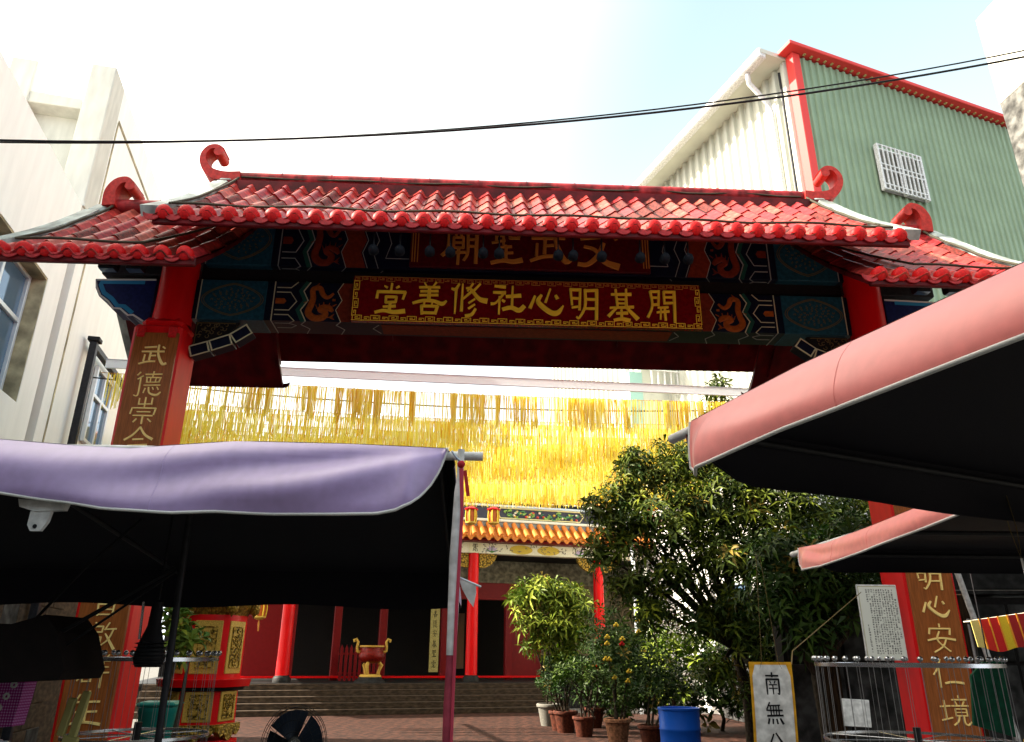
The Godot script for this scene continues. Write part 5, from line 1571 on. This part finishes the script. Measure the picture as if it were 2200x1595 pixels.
	potted("small dark bush in a terracotta pot against the blue barrel", Vector3(2.62, 0, -15.2), 0.25, 0.42, M.terracotta, [[0.0, 0.95, 0, 0.35], [0.2, 1.4, -0.2, 0.45], [0.5, 1.1, -0.3, 0.45]], fine, 24.0, 1.2, dg, Color(0.05, 0.09, 0.015))
	potted("dark bush in a terracotta pot behind the blossoming bush", Vector3(2.0, 0, -19.6), 0.27, 0.45, M.terracotta, [[0.0, 1.0, 0, 0.45], [0.4, 1.3, 0, 0.45], [0.3, 1.8, 0, 0.4]], fine, 24.0, 1.1, dg, Color(0.06, 0.11, 0.02))
	potted("leafy plant with broad yellow green leaves between the left pillar and the furnace", Vector3(-2.95, 0, -7.1), 0.2, 0.6, M.dstone, [[0.0, 1.78, 0, 0.13], [-0.1, 1.88, 0, 0.12], [0.1, 1.72, 0, 0.11], [0.02, 1.6, 0, 0.1]], broad, 60.0, 0.62, Color(0.05, 0.12, 0.015), Color(0.30, 0.30, 0.03), 3)
	var b := thing("barrel", "bright blue plastic barrel standing among the potted plants", "barrel", Vector3(2.52, 0, -12.2))
	put("body", lathed([Vector2(0, 0), Vector2(0.25, 0), Vector2(0.28, 0.05), Vector2(0.29, 0.28), Vector2(0.30, 0.3), Vector2(0.29, 0.32), Vector2(0.295, 0.58), Vector2(0.305, 0.6), Vector2(0.295, 0.62), Vector2(0.30, 0.86), Vector2(0.312, 0.865), Vector2(0.312, 0.89), Vector2(0.29, 0.89), Vector2(0.28, 0.8), Vector2(0, 0.1)], 28), M.barrelblue, b)
	var bin := thing("bin", "teal green plastic bin beside the left gate pillar", "bin", Vector3(-3.85, 0, -9.0), 8)
	put("body", lathed([Vector2(0, 0), Vector2(0.2, 0), Vector2(0.235, 0.98), Vector2(0.25, 1.0), Vector2(0.25, 1.05), Vector2(0.22, 1.05), Vector2(0.2, 0.9), Vector2(0, 0.2)], 4, Transform3D(Basis(Vector3.UP, PI / 4), Vector3.ZERO)), M.teal, bin)
	put("lid", box(Vector3(0, 1.08, 0), Vector3(0.4, 0.05, 0.4), 0.02), M.teal, bin)
	for q in [[3.3, -19.8, "dark leafy shrub behind the pots beside the temple steps"], [4.9, -19.0, "dark leafy shrub against the right side of the court"], [5.6, -16.0, "dark leafy shrub behind the trunk of the large tree"], [2.9, -21.8, "dark shrub nearest the temple's right column"]]:
		var sh := thing("shrub", q[2], "shrub", Vector3(q[0], 0, q[1]), 0, "dark shrubs at the back of the court")
		var sb := [[-0.5, 0.6, 0, 0.6], [0.4, 0.7, 0.2, 0.6], [0.0, 1.3, 0, 0.6], [-0.4, 1.7, 0, 0.5], [0.5, 1.5, -0.1, 0.5]]
		limbs(sh, Vector3.ZERO, Vector3(0, 0.5, 0), sb, 0.04)
		crown(sh, "crown", broad, sb, 14.0, 1.2, dg, Color(0.06, 0.09, 0.01))
	var cw := thing("boundary_wall", "dark stained boundary wall along the right side of the court", "wall", Vector3(6.4, 0, -17.5), 3)
	put("wall", boxc(Vector3(-0.12, 0, -5.5), Vector3(0.12, 2.6, 6.5), 0.02), M.concrete, cw)
	put("coping", boxc(Vector3(-0.17, 2.6, -5.55), Vector3(0.17, 2.7, 6.55), 0.02), M.dstone, cw)
	var ph := thing("pale_house", "pale sunlit house wall glimpsed through the tree leaves", "house", Vector3(7.6, 0, -19.5), 17)
	put("wall", boxc(Vector3(0, 0, -9), Vector3(7, 6.2, 0), 0.02), M.stucco, ph)
	put("roof", boxc(Vector3(-0.3, 6.2, -9.2), Vector3(7.2, 6.45, 0.3), 0.02), M.stucco_grey, ph)
	window(ph, Vector3(-0.03, 2.2, -4.2), Vector3(-0.03, 3.6, -2.6), 0, -1.0, 2)
	tag(put("white_board", box(Vector3(2.755, 1.19, -6.5), Vector3(0.215, 0.2, 0.015), 0.003, Basis(Vector3(0, 0, 1), -0.05)), M.white), "small white board hanging behind the right wire rack", "board")
	var fl := thing("flagpole", "thin grey pole with a white cloth beside the temple's right column", "pole", Vector3(3.9, 0, -24.2))
	put("shaft", tubed([Vector3(0, 0, 0), Vector3(-0.05, 6.2, 0)], 0.06, 8), M.alu, fl)
	put("cloth", box(Vector3(-0.1, 5.5, 0.08), Vector3(0.42, 0.7, 0.01), 0.0, Basis(Vector3.UP, 0.3)), M.white, fl)

# ------------------------------------------------------------------ the market in the foreground
func lookup(table: Array, s: float) -> float:
	for i in table.size() - 1:
		if s <= table[i + 1][0]:
			var t := clampf((s - table[i][0]) / (table[i + 1][0] - table[i][0]), 0.0, 1.0)
			return lerpf(table[i][1], table[i + 1][1], t)
	return table[-1][1]

# a stall canopy: A is a top corner, F runs along the edge whose valance is in view, B along the other edge
func canopy(called: String, label: String, A: Vector3, F: Vector3, lenF: float, B: Vector3, lenB: float, slopeB: float, drops: Array, dropB: float, bulge: float, folds: float, cloth: Material, sags: Array) -> Node3D:
	var t := thing(called, label, "canopy", Vector3(A.x, 0, A.z))
	var a := Vector3(0, A.y, 0)
	var edge := func(s: float) -> Vector3: return a + F * s + Vector3(0, lookup(sags, s), 0)
	var top := []
	for i in 25:
		var row := []
		for j in 15:
			var s := lenF * i / 24.0
			var v := lenB * j / 14.0
			var q: Vector3 = edge.call(s)
			var fade := 1.0 - j / 14.0
			q.y = lerpf(a.y, q.y, fade)
			row.append(q + B * v + Vector3(0, slopeB * v + 0.06 * sin(PI * j / 14.0) * sin(PI * i / 24.0), 0))
		top.append(row)
	var st := mesh_tool()
	var flip := F.cross(B).y < 0
	sheet(st, top, 0.004, flip)
	put("roof_cloth", st, cloth, t)
	st = mesh_tool()
	sheet(st, top, -0.004, flip)
	put("lining", st, M.lining, t)
	var vf := []
	var ns := 90
	for i in ns + 1:
		var s := lenF * pow(float(i) / ns, 1.8)
		var row := []
		var dr := lookup(drops, s)
		for j in 15:
			var v := j / 14.0
			var q: Vector3 = edge.call(s)
			var out := bulge * sin(v * PI * 0.60) * clampf(s / 0.12, 0.15, 1.0)
			var ang := atan2(v * dr, s * 0.28 + 0.01)
			out += folds * sin(ang * 7.5 + 0.8) * sin(PI * clampf(v * 1.1, 0.0, 1.0)) * clampf(s * 3.0, 0.0, 1.0) * clampf(1.5 - s * 0.6, 0.2, 1.0)
			out += folds * 0.25 * sin(s * 9.0 + 5.0 * v) * v * v
			row.append(q - B * out + Vector3(0, -dr * v, 0))
		vf.append(row)
	st = mesh_tool()
	var vfl := F.cross(Vector3.DOWN).dot(-B) < 0
	sheet(st, vf, 0.002, vfl)
	put("valance", st, cloth, t)
	st = mesh_tool()
	sheet(st, vf, -0.002, vfl)
	put("valance_lining", st, M.lining, t)
	var hem := []
	for i in range(ns, -1, -1): hem.append(vf[i][14])
	for j in range(13, -1, -1): hem.append(vf[0][j])
	put("piping", tubed(hem, 0.0055, 6), M.piping, t)
	for at in [0.52, 0.72]:
		var k := int(ns * at)
		var sm := []
		for j in 15: sm.append(vf[k][j] - B * 0.0015)
		put("seam", tubed(sm, 0.0022, 5), cloth, t)
	# valance along B, seen from inside
	var vb := []
	for i in 41:
		var v := lenB * i / 40.0
		var row := []
		var dr := dropB * clampf(0.35 + v * 3.0, 0.0, 1.0)
		for j in 9:
			var k := j / 8.0
			row.append(a + B * v + Vector3(0, slopeB * v - dr * k, 0) - F * (0.03 * sin(k * 2.0) + 0.012 * sin(v * 7.0) * k))
		vb.append(row)
	st = mesh_tool()
	sheet(st, vb, 0.002, B.cross(Vector3.DOWN).dot(-F) < 0)
	put("side_valance", st, cloth, t)
	st = mesh_tool()
	sheet(st, vb, -0.002, B.cross(Vector3.DOWN).dot(-F) < 0)
	put("side_valance_lining", st, M.lining, t)
	var hb := []
	for i in 41: hb.append(vb[i][8])
	put("side_piping", tubed(hb, 0.004, 5), M.lining, t)
	# far valance, parallel to F
	var vz := []
	for i in 31:
		var s := lenF * i / 30.0
		var row := []
		for j in 5: row.append(a + F * s + B * lenB + Vector3(0, slopeB * lenB - dropB * (j / 4.0) * (1.0 + 0.06 * sin(s * 5.0)), 0) + B * 0.03 * (j / 4.0))
		vz.append(row)
	st = mesh_tool()
	sheet(st, vz, 0.0, F.cross(Vector3.DOWN).dot(B) < 0)
	put("far_valance", st, M.lining, t)
	# frame bars
	put("frame_bar", tubed([a - F * 0.13 + B * 0.012 + Vector3(0, -0.022, 0), a + F * lenF + B * 0.012 + Vector3(0, -0.022, 0)], 0.016, 10), M.white, t)
	put("frame_bar", tubed([a + F * 0.02 + B * 0.05 + Vector3(0, -0.04, 0), a + F * 0.02 + B * lenB + Vector3(0, slopeB * lenB - 0.04, 0)], 0.012, 8), M.iron, t)
	put("frame_bar", tubed([a + F * lenF * 0.5 + B * 0.05 + Vector3(0, -0.03, 0), a + F * lenF * 0.5 + B * lenB + Vector3(0, slopeB * lenB - 0.03, 0)], 0.012, 8), M.iron, t)
	return t

func wire_rack(label: String, at: Vector3, r: float, n: int, top: float) -> void:
	var t := thing("wire_rack", label, "display rack", at, 0, "round wire display racks")
	var ring := func(rr: float, y: float, h: float, w: float) -> SurfaceTool:
		return lathed([Vector2(rr, y - h), Vector2(rr + w, y - h), Vector2(rr + w, y + h), Vector2(rr, y + h), Vector2(rr, y - h)], 48)
	put("top_ring", ring.call(r, top, 0.009, 0.006), M.steel, t)
	put("lower_ring", ring.call(r, top - 0.36, 0.007, 0.006), M.steel, t)
	for i in n:
		var a := TAU * i / n
		var d := Vector3(cos(a), 0, sin(a))
		put("wire", tubed([d * r + Vector3(0, top - 0.42, 0), d * r + Vector3(0, top + 0.02, 0)], 0.0013, 5), M.wire, t)
		put("ball", ball(0.0135, 10), M.steel, t, Transform3D(Basis(), d * (r + 0.003) + Vector3(0, top + 0.030, 0)))
	put("stand", tubed([Vector3(0, 0, 0), Vector3(0, top - 0.3, 0)], 0.02, 8), M.iron, t)
	var sp := mesh_tool()
	for k in 4:
		var a := PI * k / 4.0
		var d := Vector3(cos(a), 0, sin(a)) * r
		tube(sp, [-d + Vector3(0, top - 0.36, 0), d + Vector3(0, top - 0.36, 0)], 0.003, 5)
	put("spoke", sp, M.steel, t)
	put("foot", lathed([Vector2(0, 0.03), Vector2(r * 0.7, 0.02), Vector2(r * 0.72, 0), Vector2(0, 0)], 24), M.iron, t)

func build_market() -> void:
	# the mauve canopy at the left
	var F1 := Vector3(-0.9976, 0, 0.05).normalized()
	var B1 := Vector3(-0.05, 0, -0.9987).normalized()
	var c1 := canopy("mauve_canopy", "mauve stall canopy with white piping at the left front, black inside", Vector3(-0.232, 2.291, -2.6), F1, 3.2, B1, 2.0, -0.115, [[0.0, 0.008], [0.012, 0.05], [0.028, 0.095], [0.05, 0.142], [0.08, 0.187], [0.115, 0.222], [0.16, 0.247], [0.22, 0.262], [0.35, 0.27], [0.57, 0.272], [0.89, 0.262], [1.22, 0.216], [1.60, 0.188], [3.3, 0.18]], 0.2, 0.12, 0.028, M.purple, [[0.0, 0.0], [0.35, 0.01], [0.75, 0.012], [1.1, -0.02], [1.3, -0.015], [1.7, 0.012], [3.3, 0.01]])
	var clip := thing("bulldog_clip", "white bulldog clip gripping the hem of the mauve canopy", "clip", Vector3(-1.545, 2.055, -2.465), -4)
	put("jaw", extruded([Vector2(-0.085, 0.02), Vector2(0.085, 0.005), Vector2(0.078, -0.018), Vector2(0.03, -0.02), Vector2(-0.02, -0.022), Vector2(-0.075, -0.006)], -0.012, 0.012), M.white, clip)
	put("grip", extruded([Vector2(-0.035, -0.02), Vector2(0.035, -0.02), Vector2(0.03, -0.055), Vector2(0.012, -0.085), Vector2(-0.022, -0.085), Vector2(-0.036, -0.065)], -0.006, 0.008), M.white, clip)
	put("hole", lathed([Vector2(0.0, 0.0), Vector2(0.007, 0.0), Vector2(0.007, 0.003), Vector2(0.0, 0.003)], 12, Transform3D(Basis(Vector3(1, 0, 0), PI / 2), Vector3(-0.008, -0.07, 0.0075))), M.black, clip)
	var cp := thing("canopy_pole", "white stall pole turning faded red below, at the mauve canopy's right corner", "pole", Vector3(-0.187, 0, -2.53))
	put("shaft", tubed([Vector3(-0.012, 0, 0), Vector3(-0.003, 1.4, 0), Vector3(0.012, 2.27, 0)], [0.011, 0.013, 0.012], 10), M.white, cp)
	put("cloth_wrap", tubed([Vector3(-0.006, 1.0, 0.002), Vector3(-0.004, 1.45, 0.002), Vector3(0.0, 1.62, 0.001)], [0.012, 0.0155, 0.0145], 10), mk(0.42, 0.06, 0.10, 0.8, 0, "grain"), cp)
	put("upper_wrap", tubed([Vector3(0.0, 1.6, 0.0), Vector3(0.003, 1.9, 0.0), Vector3(0.009, 2.12, 0), Vector3(0.013, 2.21, 0)], [0.0165, 0.020, 0.017, 0.008], 10), mk(0.78, 0.77, 0.80, 0.7, 0, "grain"), cp)
	put("red_ribbon", tubed([Vector3(0.015, 2.20, 0.01), Vector3(0.022, 2.05, 0.014), Vector3(0.014, 1.75, 0.016), Vector3(0.008, 1.2, 0.012)], [0.009, 0.006, 0.006, 0.005], 6), mk(0.45, 0.05, 0.09, 0.8), cp)
	put("knot", ball(0.014, 10), mk(0.40, 0.02, 0.03, 0.7), cp, Transform3D(Basis(), Vector3(0.014, 2.215, 0.012)))
	put("ribbon_tail", box(Vector3(0.034, 2.15, 0.01), Vector3(0.012, 0.09, 0.003), 0, Basis(Vector3(0, 0, 1), 0.15)), mk(0.45, 0.03, 0.03, 0.7), cp)
	put("hook", tubed([Vector3(-0.02, 2.262, 0.01), Vector3(0.0, 2.235, 0.015), Vector3(0.012, 2.225, 0.015)], 0.004, 6), M.steel, cp)
	var flag := thing("pennant", "small white cloth pennant on a short stick beside the stall pole", "pennant", Vector3(-0.172, 1.84, -2.53))
	put("cloth", extruded([Vector2(0.0, 0.0), Vector2(0.028, -0.013), Vector2(0.058, -0.022), Vector2(0.060, -0.05), Vector2(0.052, -0.095), Vector2(0.036, -0.075), Vector2(0.015, -0.04)], -0.001, 0.002), M.white, flag)
	put("stick", tubed([Vector3(-0.012, 0.004, 0), Vector3(0.075, -0.031, 0)], 0.004, 6), M.alu, flag)
	# pink canopies at the right
	var F2 := Vector3(0.36, 0.0, 0.933).normalized()
	var B2 := Vector3(0.93, 0.0, -0.37).normalized()
	canopy("pink_canopy", "big pink stall canopy with white piping at the right front, black inside", Vector3(0.575, 2.305, -2.30), F2, 2.3, B2, 2.6, -0.03, [[0.0, 0.15], [0.04, 0.185], [0.2, 0.185], [1.2, 0.17], [3.0, 0.17]], 0.17, 0.085, 0.005, M.pink, [[0.0, 0.0], [0.5, 0.012], [1.2, 0.0], [3.0, 0.0]])
	canopy("pink_canopy", "smaller faded pink canopy behind the big one, just before the right pillar", Vector3(1.69, 2.2, -4.46), Vector3(0.05, 0, 0.9987).normalized(), 1.6, Vector3(0.9987, 0, -0.03).normalized(), 2.3, -0.0, [[0.0, 0.10], [0.05, 0.13], [0.4, 0.12], [1.6, 0.10]], 0.13, 0.045, 0.010, M.pink, [[0.0, 0.0], [0.35, -0.02], [0.8, -0.01], [1.6, 0.02]])
	tag(put("stall_pole", tubed([Vector3(2.97, 0, -3.25), Vector3(2.97, 2.24, -3.25)], 0.014, 8), M.iron), "dark pole at the far corner of the big pink canopy", "pole", "stall poles")
	tag(put("stall_pole", tubed([Vector3(3.92, 0, -4.5), Vector3(3.92, 2.18, -4.5)], 0.014, 8), M.iron), "dark pole at the far end of the smaller pink canopy", "pole", "stall poles")
	tag(put("stall_pole", tubed([Vector3(-1.245, 0, -3.0), Vector3(-1.29, 2.2, -3.0)], 0.014, 8), M.iron), "thin black pole under the mauve canopy", "pole", "stall poles")
	for q in [[[-2.2, 1.38], [-1.28, 1.93], "thicker slanting black strut under the mauve canopy", 0.008], [[-1.72, 1.60], [-1.28, 1.92], "thinner slanting black strut under the mauve canopy", 0.005]]:
		tag(put("strut", tubed([Vector3(q[0][0], q[0][1], -3.02), Vector3(q[1][0], q[1][1], -3.0)], q[3], 6), M.black), q[2], "strut", "struts under the mauve canopy")
	# under the mauve canopy
	var cov := thing("covered_box", "dark cloth covered box hanging under the mauve canopy at the left", "box", Vector3(-2.0, 1.47, -3.05))
	put("cover", extruded([Vector2(-0.4, 0.20), Vector2(-0.02, 0.235), Vector2(0.12, 0.23), Vector2(0.24, 0.265), Vector2(0.30, 0.20), Vector2(0.352, 0.07), Vector2(0.34, 0.035), Vector2(-0.4, 0.0)], -0.22, 0.08), mk(0.010, 0.006, 0.006, 0.8, 0, "grain"), cov)
	put("strap", tubed([Vector3(0.1, 0.22, -0.05), Vector3(0.3, 0.45, -0.02), Vector3(0.5, 0.64, 0.0)], 0.006, 6), M.black, cov)
	put("shelf_leg", tubed([Vector3(-0.1, -1.47, -0.1), Vector3(-0.1, 0.02, -0.1)], 0.02, 6), M.black, cov)
	var im := Image.create(64, 64, false, Image.FORMAT_RGB8)
	for y in 64:
		for x in 64:
			var k := int(x / 4) % 2 + int(y / 4) % 2
			im.set_pixel(x, y, [Color(0.72, 0.58, 0.74), Color(0.62, 0.12, 0.52), Color(0.45, 0.03, 0.36)][k])
	var gm := StandardMaterial3D.new()
	gm.albedo_texture = ImageTexture.create_from_image(im)
	gm.uv1_triplanar = true
	gm.uv1_scale = Vector3(12, 12, 12)
	gm.roughness = 0.7
	var bag := thing("gingham_bag", "magenta gingham cloth bag hanging at the far left under the canopy", "bag", Vector3(-2.03, 1.33, -3.25))
	put("cloth", extruded([Vector2(-0.16, 0.17), Vector2(0.10, 0.175), Vector2(0.095, 0.1), Vector2(0.085, 0.0), Vector2(-0.15, -0.02)], -0.05, 0.03), gm, bag)
	for i in 4: put("ring", lathed([Vector2(0.006, 0), Vector2(0.013, 0), Vector2(0.013, 0.004), Vector2(0.006, 0.004), Vector2(0.006, 0)], 12, Transform3D(Basis(Vector3(1, 0, 0), PI / 2), Vector3(0.06 - 0.02 * i, 0.15 - i * 0.042, 0.032))), M.white, bag)
	var pb := thing("plastic_bag", "crumpled clear plastic bag below the gingham bag", "bag", Vector3(-2.0, 1.24, -3.2))
	var pst := mesh_tool()
	for i in 14: pst.append_from(ball(0.05, 8), 0, Transform3D(Basis(Vector3(1, 0.3, 0).normalized(), i * 0.8).scaled(Vector3(1.2, 0.4, 0.8)), Vector3(0.07 * sin(i * 2.1), 0.03 * cos(i * 1.3), 0.04 * sin(i * 3.3))))
	put("film", pst, mk(0.35, 0.38, 0.42, 0.2), pb)
	for q in [[-1.78, 1.36, 0.14, "tall"], [-1.73, 1.37, 0.17, "taller"], [-1.75, 1.26, 0.06, "short"]]:
		tag(put("packet", box(Vector3(q[0], q[1], -3.3), Vector3(0.03 if q[2] > 0.1 else 0.06, q[2], 0.02), 0.003, Basis(Vector3(0, 0, 1), -0.16)), mk(0.36, 0.33, 0.12, 0.6)), "%s dull yellow packet hanging right of the gingham bag" % q[3], "packet", "yellow packets")
	var hl := thing("hanging_lamp", "dark hanging lamp with a ribbed shade under the mauve canopy", "lamp", Vector3(-1.40, 1.66, -3.1))
	put("shade", lathed([Vector2(0.0, 0.13), Vector2(0.02, 0.13), Vector2(0.025, 0.04), Vector2(0.045, -0.02), Vector2(0.058, -0.08), Vector2(0.046, -0.11), Vector2(0.0, -0.08)], 16), M.black, hl)
	for k in 6: put("rib", lathed([Vector2(0.046, -0.02 - k * 0.015), Vector2(0.061, -0.024 - k * 0.015), Vector2(0.046, -0.028 - k * 0.015)], 16), M.iron, hl)
	put("cord", tubed([Vector3(0, 0.14, 0), Vector3(0.0, 0.56, 0)], 0.005, 5), M.black, hl)
	put("glint_strip", box(Vector3(-0.04, 0.06, 0.03), Vector3(0.008, 0.14, 0.006), 0, Basis(Vector3(0, 0, 1), 0.05)), M.steel, hl)
	wire_rack("round steel wire rack with shiny balls in front of the left pillar", Vector3(-1.895, 0, -4.2), 0.34, 32, 1.572)
	wire_rack("wider round steel wire rack with shiny balls in front of the right pillar", Vector3(2.10, 0, -4.25), 0.45, 40, 1.566)
	# fan
	var fan := thing("fan", "dark pedestal fan with wire guard low in the middle foreground", "fan", Vector3(-1.04, 0, -4.0), 5)
	fan.scale = Vector3(0.87, 0.99, 0.87)
	put("hub", lathed([Vector2(0, 0.03), Vector2(0.02, 0.03), Vector2(0.034, 0.022), Vector2(0.036, -0.05), Vector2(0, -0.06)], 18, Transform3D(Basis(Vector3(1, 0, 0), PI / 2), Vector3(0, 1.205, 0))), M.greypot, fan)
	put("hub_ring", lathed([Vector2(0.014, 0.031), Vector2(0.022, 0.034), Vector2(0.014, 0.036)], 16, Transform3D(Basis(Vector3(1, 0, 0), PI / 2), Vector3(0, 1.205, 0))), M.steel, fan)
	for k in 4:
		var bl := mesh_tool()
		var g2 := []
		for i in 7:
			var row := []
			for j in 7:
				var a := TAU * k / 4.0 + 0.3 + (j - 3) * 0.235
				var r := 0.03 + 0.125 * i / 6.0
				row.append(Vector3(cos(a) * r, 1.205 + sin(a) * r, -0.01 + (j - 3) * 0.008))
			g2.append(row)
		sheet(bl, g2)
		put("blade", bl, mk(0.012, 0.02, 0.035, 0.35), fan)
	var gd := mesh_tool()
	for q in [[0.165, 0.03], [0.18, 0.0], [0.165, -0.05], [0.11, 0.045], [0.06, 0.05]]:
		var ring := []
		for i in 41: ring.append(Vector3(cos(TAU * i / 40.0) * q[0], 1.205 + sin(TAU * i / 40.0) * q[0], q[1]))
		tube(gd, ring, 0.0018, 5, false)
	for i in 36:
		var a := TAU * i / 36.0
		tube(gd, [Vector3(cos(a) * 0.03, 1.205 + sin(a) * 0.03, 0.05), Vector3(cos(a) * 0.12, 1.205 + sin(a) * 0.12, 0.045), Vector3(cos(a) * 0.18, 1.205 + sin(a) * 0.18, 0.0)], 0.001, 4, false)
	put("guard", gd, M.iron, fan)
	put("stem", tubed([Vector3(0, 0, -0.08), Vector3(0, 1.15, -0.08), Vector3(0, 1.2, -0.05)], 0.016, 8), M.black, fan)
	put("foot", lathed([Vector2(0, 0.04), Vector2(0.16, 0.025), Vector2(0.18, 0), Vector2(0, 0)], 24), M.black, fan)
	# the paper prayer banner
	var bn := thing("prayer_banner", "white hanging banner with a yellow border and black brush characters", "banner", Vector3(1.43, 0.62, -4.5), -3)
	var bend := func(x: float, y: float) -> Vector3: return Vector3(x - 0.055 * pow(1.0 - y / 0.955, 1.3), y, 0.03 * sin(y * 3.0) - 0.10 * x * x)
	for e in [[0.118, 0.0, 0.955, "border", 0.0], [0.104, 0.01, 0.94, "paper", 0.002]]:
		var rows := []
		for i in 9:
			var row := []
			for j in 17:
				var y := lerpf(e[1], e[2], j / 16.0)
				var hw: float = e[0]
				if e[3] == "paper" and y > 0.91: hw -= (y - 0.91) * 0.6
				row.append(bend.call(lerpf(-hw, hw, i / 8.0), y) + Vector3(0.028, 0, e[4]))
			rows.append(row)
		var st := mesh_tool()
		sheet(st, rows)
		put(e[3], st, mk(0.80, 0.40, 0.02, 0.7, 0, "grain") if e[3] == "border" else M.white, bn)
	var ch := ["nan", "none", "gong", "shou", "an", "live"]
	for i in 6:
		var st := mesh_tool()
		var y1 := 0.90 - i * 0.152
		var c: Vector3 = bend.call(0.0, y1 - 0.06)
		glyph(st, INK[ch[i]], c.x - 0.015, y1 - 0.115, c.x + 0.075, y1, 1.15, 0.0015, Transform3D(Basis(), Vector3(0, 0, c.z + 0.004)))
		put("ink_character", st, M.black, bn)
	for s in [-1.0, 1.0]: put("string", tubed([Vector3(0.028 + s * 0.06, 0.92, 0.012), Vector3(0.028 + s * 0.045, 0.96, 0.008), Vector3(0.028 + s * 0.01, 1.55, 0.0)], 0.0015, 5), M.tracery, bn)
	tag(put("guy_string", tubed([Vector3(1.58, 1.56, -4.5), Vector3(1.95, 1.64, -5.5), Vector3(3.55, 2.22, -7.85)], 0.004, 5), M.tracery), "thin slack string from the banner up to the notice board", "string")
	# striped awning
	var sa := thing("striped_awning", "red and yellow striped stall valance with scalloped hem at the right edge", "awning", Vector3(2.94, 1.64, -5.0), -5)
	var tones := [[0.72, 0.62, 0.20], [0.66, 0.03, 0.02], [0.62, 0.02, 0.02], [0.75, 0.55, 0.03], [0.36, 0.02, 0.02], [0.34, 0.02, 0.02], [0.70, 0.52, 0.04], [0.60, 0.02, 0.02], [0.62, 0.03, 0.02], [0.72, 0.6, 0.15]]
	for i in 10:
		var x0 := 0.004 + i * 0.058
		var w := 0.056
		var sc := func(x: float) -> float: return 0.028 * pow(sin(PI * (x + 0.13) / 0.26), 2.0) - 0.0
		var pts := []
		for k in 6:
			var x := x0 + w * k / 5.0
			pts.append(Vector2(x - 0.0, sc.call(x)))
		pts.append(Vector2(x0 + w - 0.02, 0.19 + x0 * 0.14))
		pts.append(Vector2(x0 - 0.02 if i > 0 else x0 - 0.015, 0.185 + x0 * 0.14))
		put("stripe", extruded(pts, 0, 0.006), mk(tones[i][0], tones[i][1], tones[i][2], 0.7, 0, "weave", Vector3(8, 8, 8)), sa)
		if i > 0: put("thin_stripe", extruded([Vector2(x0 - 0.004, sc.call(x0)), Vector2(x0 + 0.005, sc.call(x0)), Vector2(x0 - 0.015, 0.187 + x0 * 0.14), Vector2(x0 - 0.024, 0.187 + x0 * 0.14)], 0.001, 0.008), mk(0.70, 0.28, 0.03, 0.7), sa)
	put("top_sheet", box(Vector3(0.28, 0.222, -0.06), Vector3(0.56, 0.006, 0.12), 0, Basis(Vector3(0, 0, 1), 0.14)), mk(0.6, 0.55, 0.45, 0.7), sa)
	for x in [0.03, 0.56]: put("leg", tubed([Vector3(x, -1.64, -0.1), Vector3(x, 0.2, -0.1)], 0.014, 6), M.iron, sa)
	# odds and ends at the right
	var ys := thing("yellow_bundle", "yellow cloth bundle behind the right wire rack", "bundle", Vector3(3.05, 1.17, -4.75))
	var yst := mesh_tool()
	for i in 9: yst.append_from(ball(0.055, 10), 0, Transform3D(Basis().scaled(Vector3(0.8, 0.65, 0.7)), Vector3(0.04 * sin(i * 2.2), 0.035 * cos(i * 1.7), 0.03 * sin(i * 1.1))))
	put("cloth", yst, M.yellow, ys)
	put("support", tubed([Vector3(0, -1.19, 0), Vector3(0, -0.02, 0)], 0.02, 6), M.iron, ys)
	var gb := thing("green_cloth", "dark green cloth hanging at the right edge behind the wire rack", "cloth", Vector3(2.70, 1.25, -4.6))
	put("cloth", extruded([Vector2(-0.10, 0.0), Vector2(0.12, -0.06), Vector2(0.14, 0.34), Vector2(0.02, 0.33), Vector2(-0.06, 0.26)], -0.02, 0.0), mk(0.005, 0.10, 0.05, 0.8, 0, "grain"), gb)
	put("hanging_rod", tubed([Vector3(0.06, 0.33, -0.01), Vector3(0.06, 0.93, -0.01)], 0.004, 5), M.iron, gb)
	var ts := thing("string_tassel", "thin looped string ending in a white tuft under the big pink canopy", "string", Vector3(1.905, 1.86, -2.85))
	put("loop", tubed([Vector3(-0.02, 0.34, 0), Vector3(-0.015, 0.2, 0), Vector3(0.004, 0.08, 0), Vector3(0.012, 0.2, 0), Vector3(0.0, 0.34, 0)], 0.0018, 5), M.tracery, ts)
	put("tuft", tubed([Vector3(0.004, 0.09, 0), Vector3(0.006, 0.03, 0), Vector3(0.008, 0.0, 0)], [0.004, 0.005, 0.008], 8), M.white, ts)
	var pu := thing("violet_bag", "small violet bag tucked up under the big pink canopy", "bag", Vector3(1.98, 2.12, -2.75))
	put("bag_body", ball(0.05, 10), mk(0.10, 0.05, 0.35, 0.5), pu, Transform3D(Basis().scaled(Vector3(1.3, 0.7, 0.8)), Vector3.ZERO))
	put("loop", tubed([Vector3(0, 0.03, 0), Vector3(0, 0.12, 0)], 0.004, 5), M.black, pu)
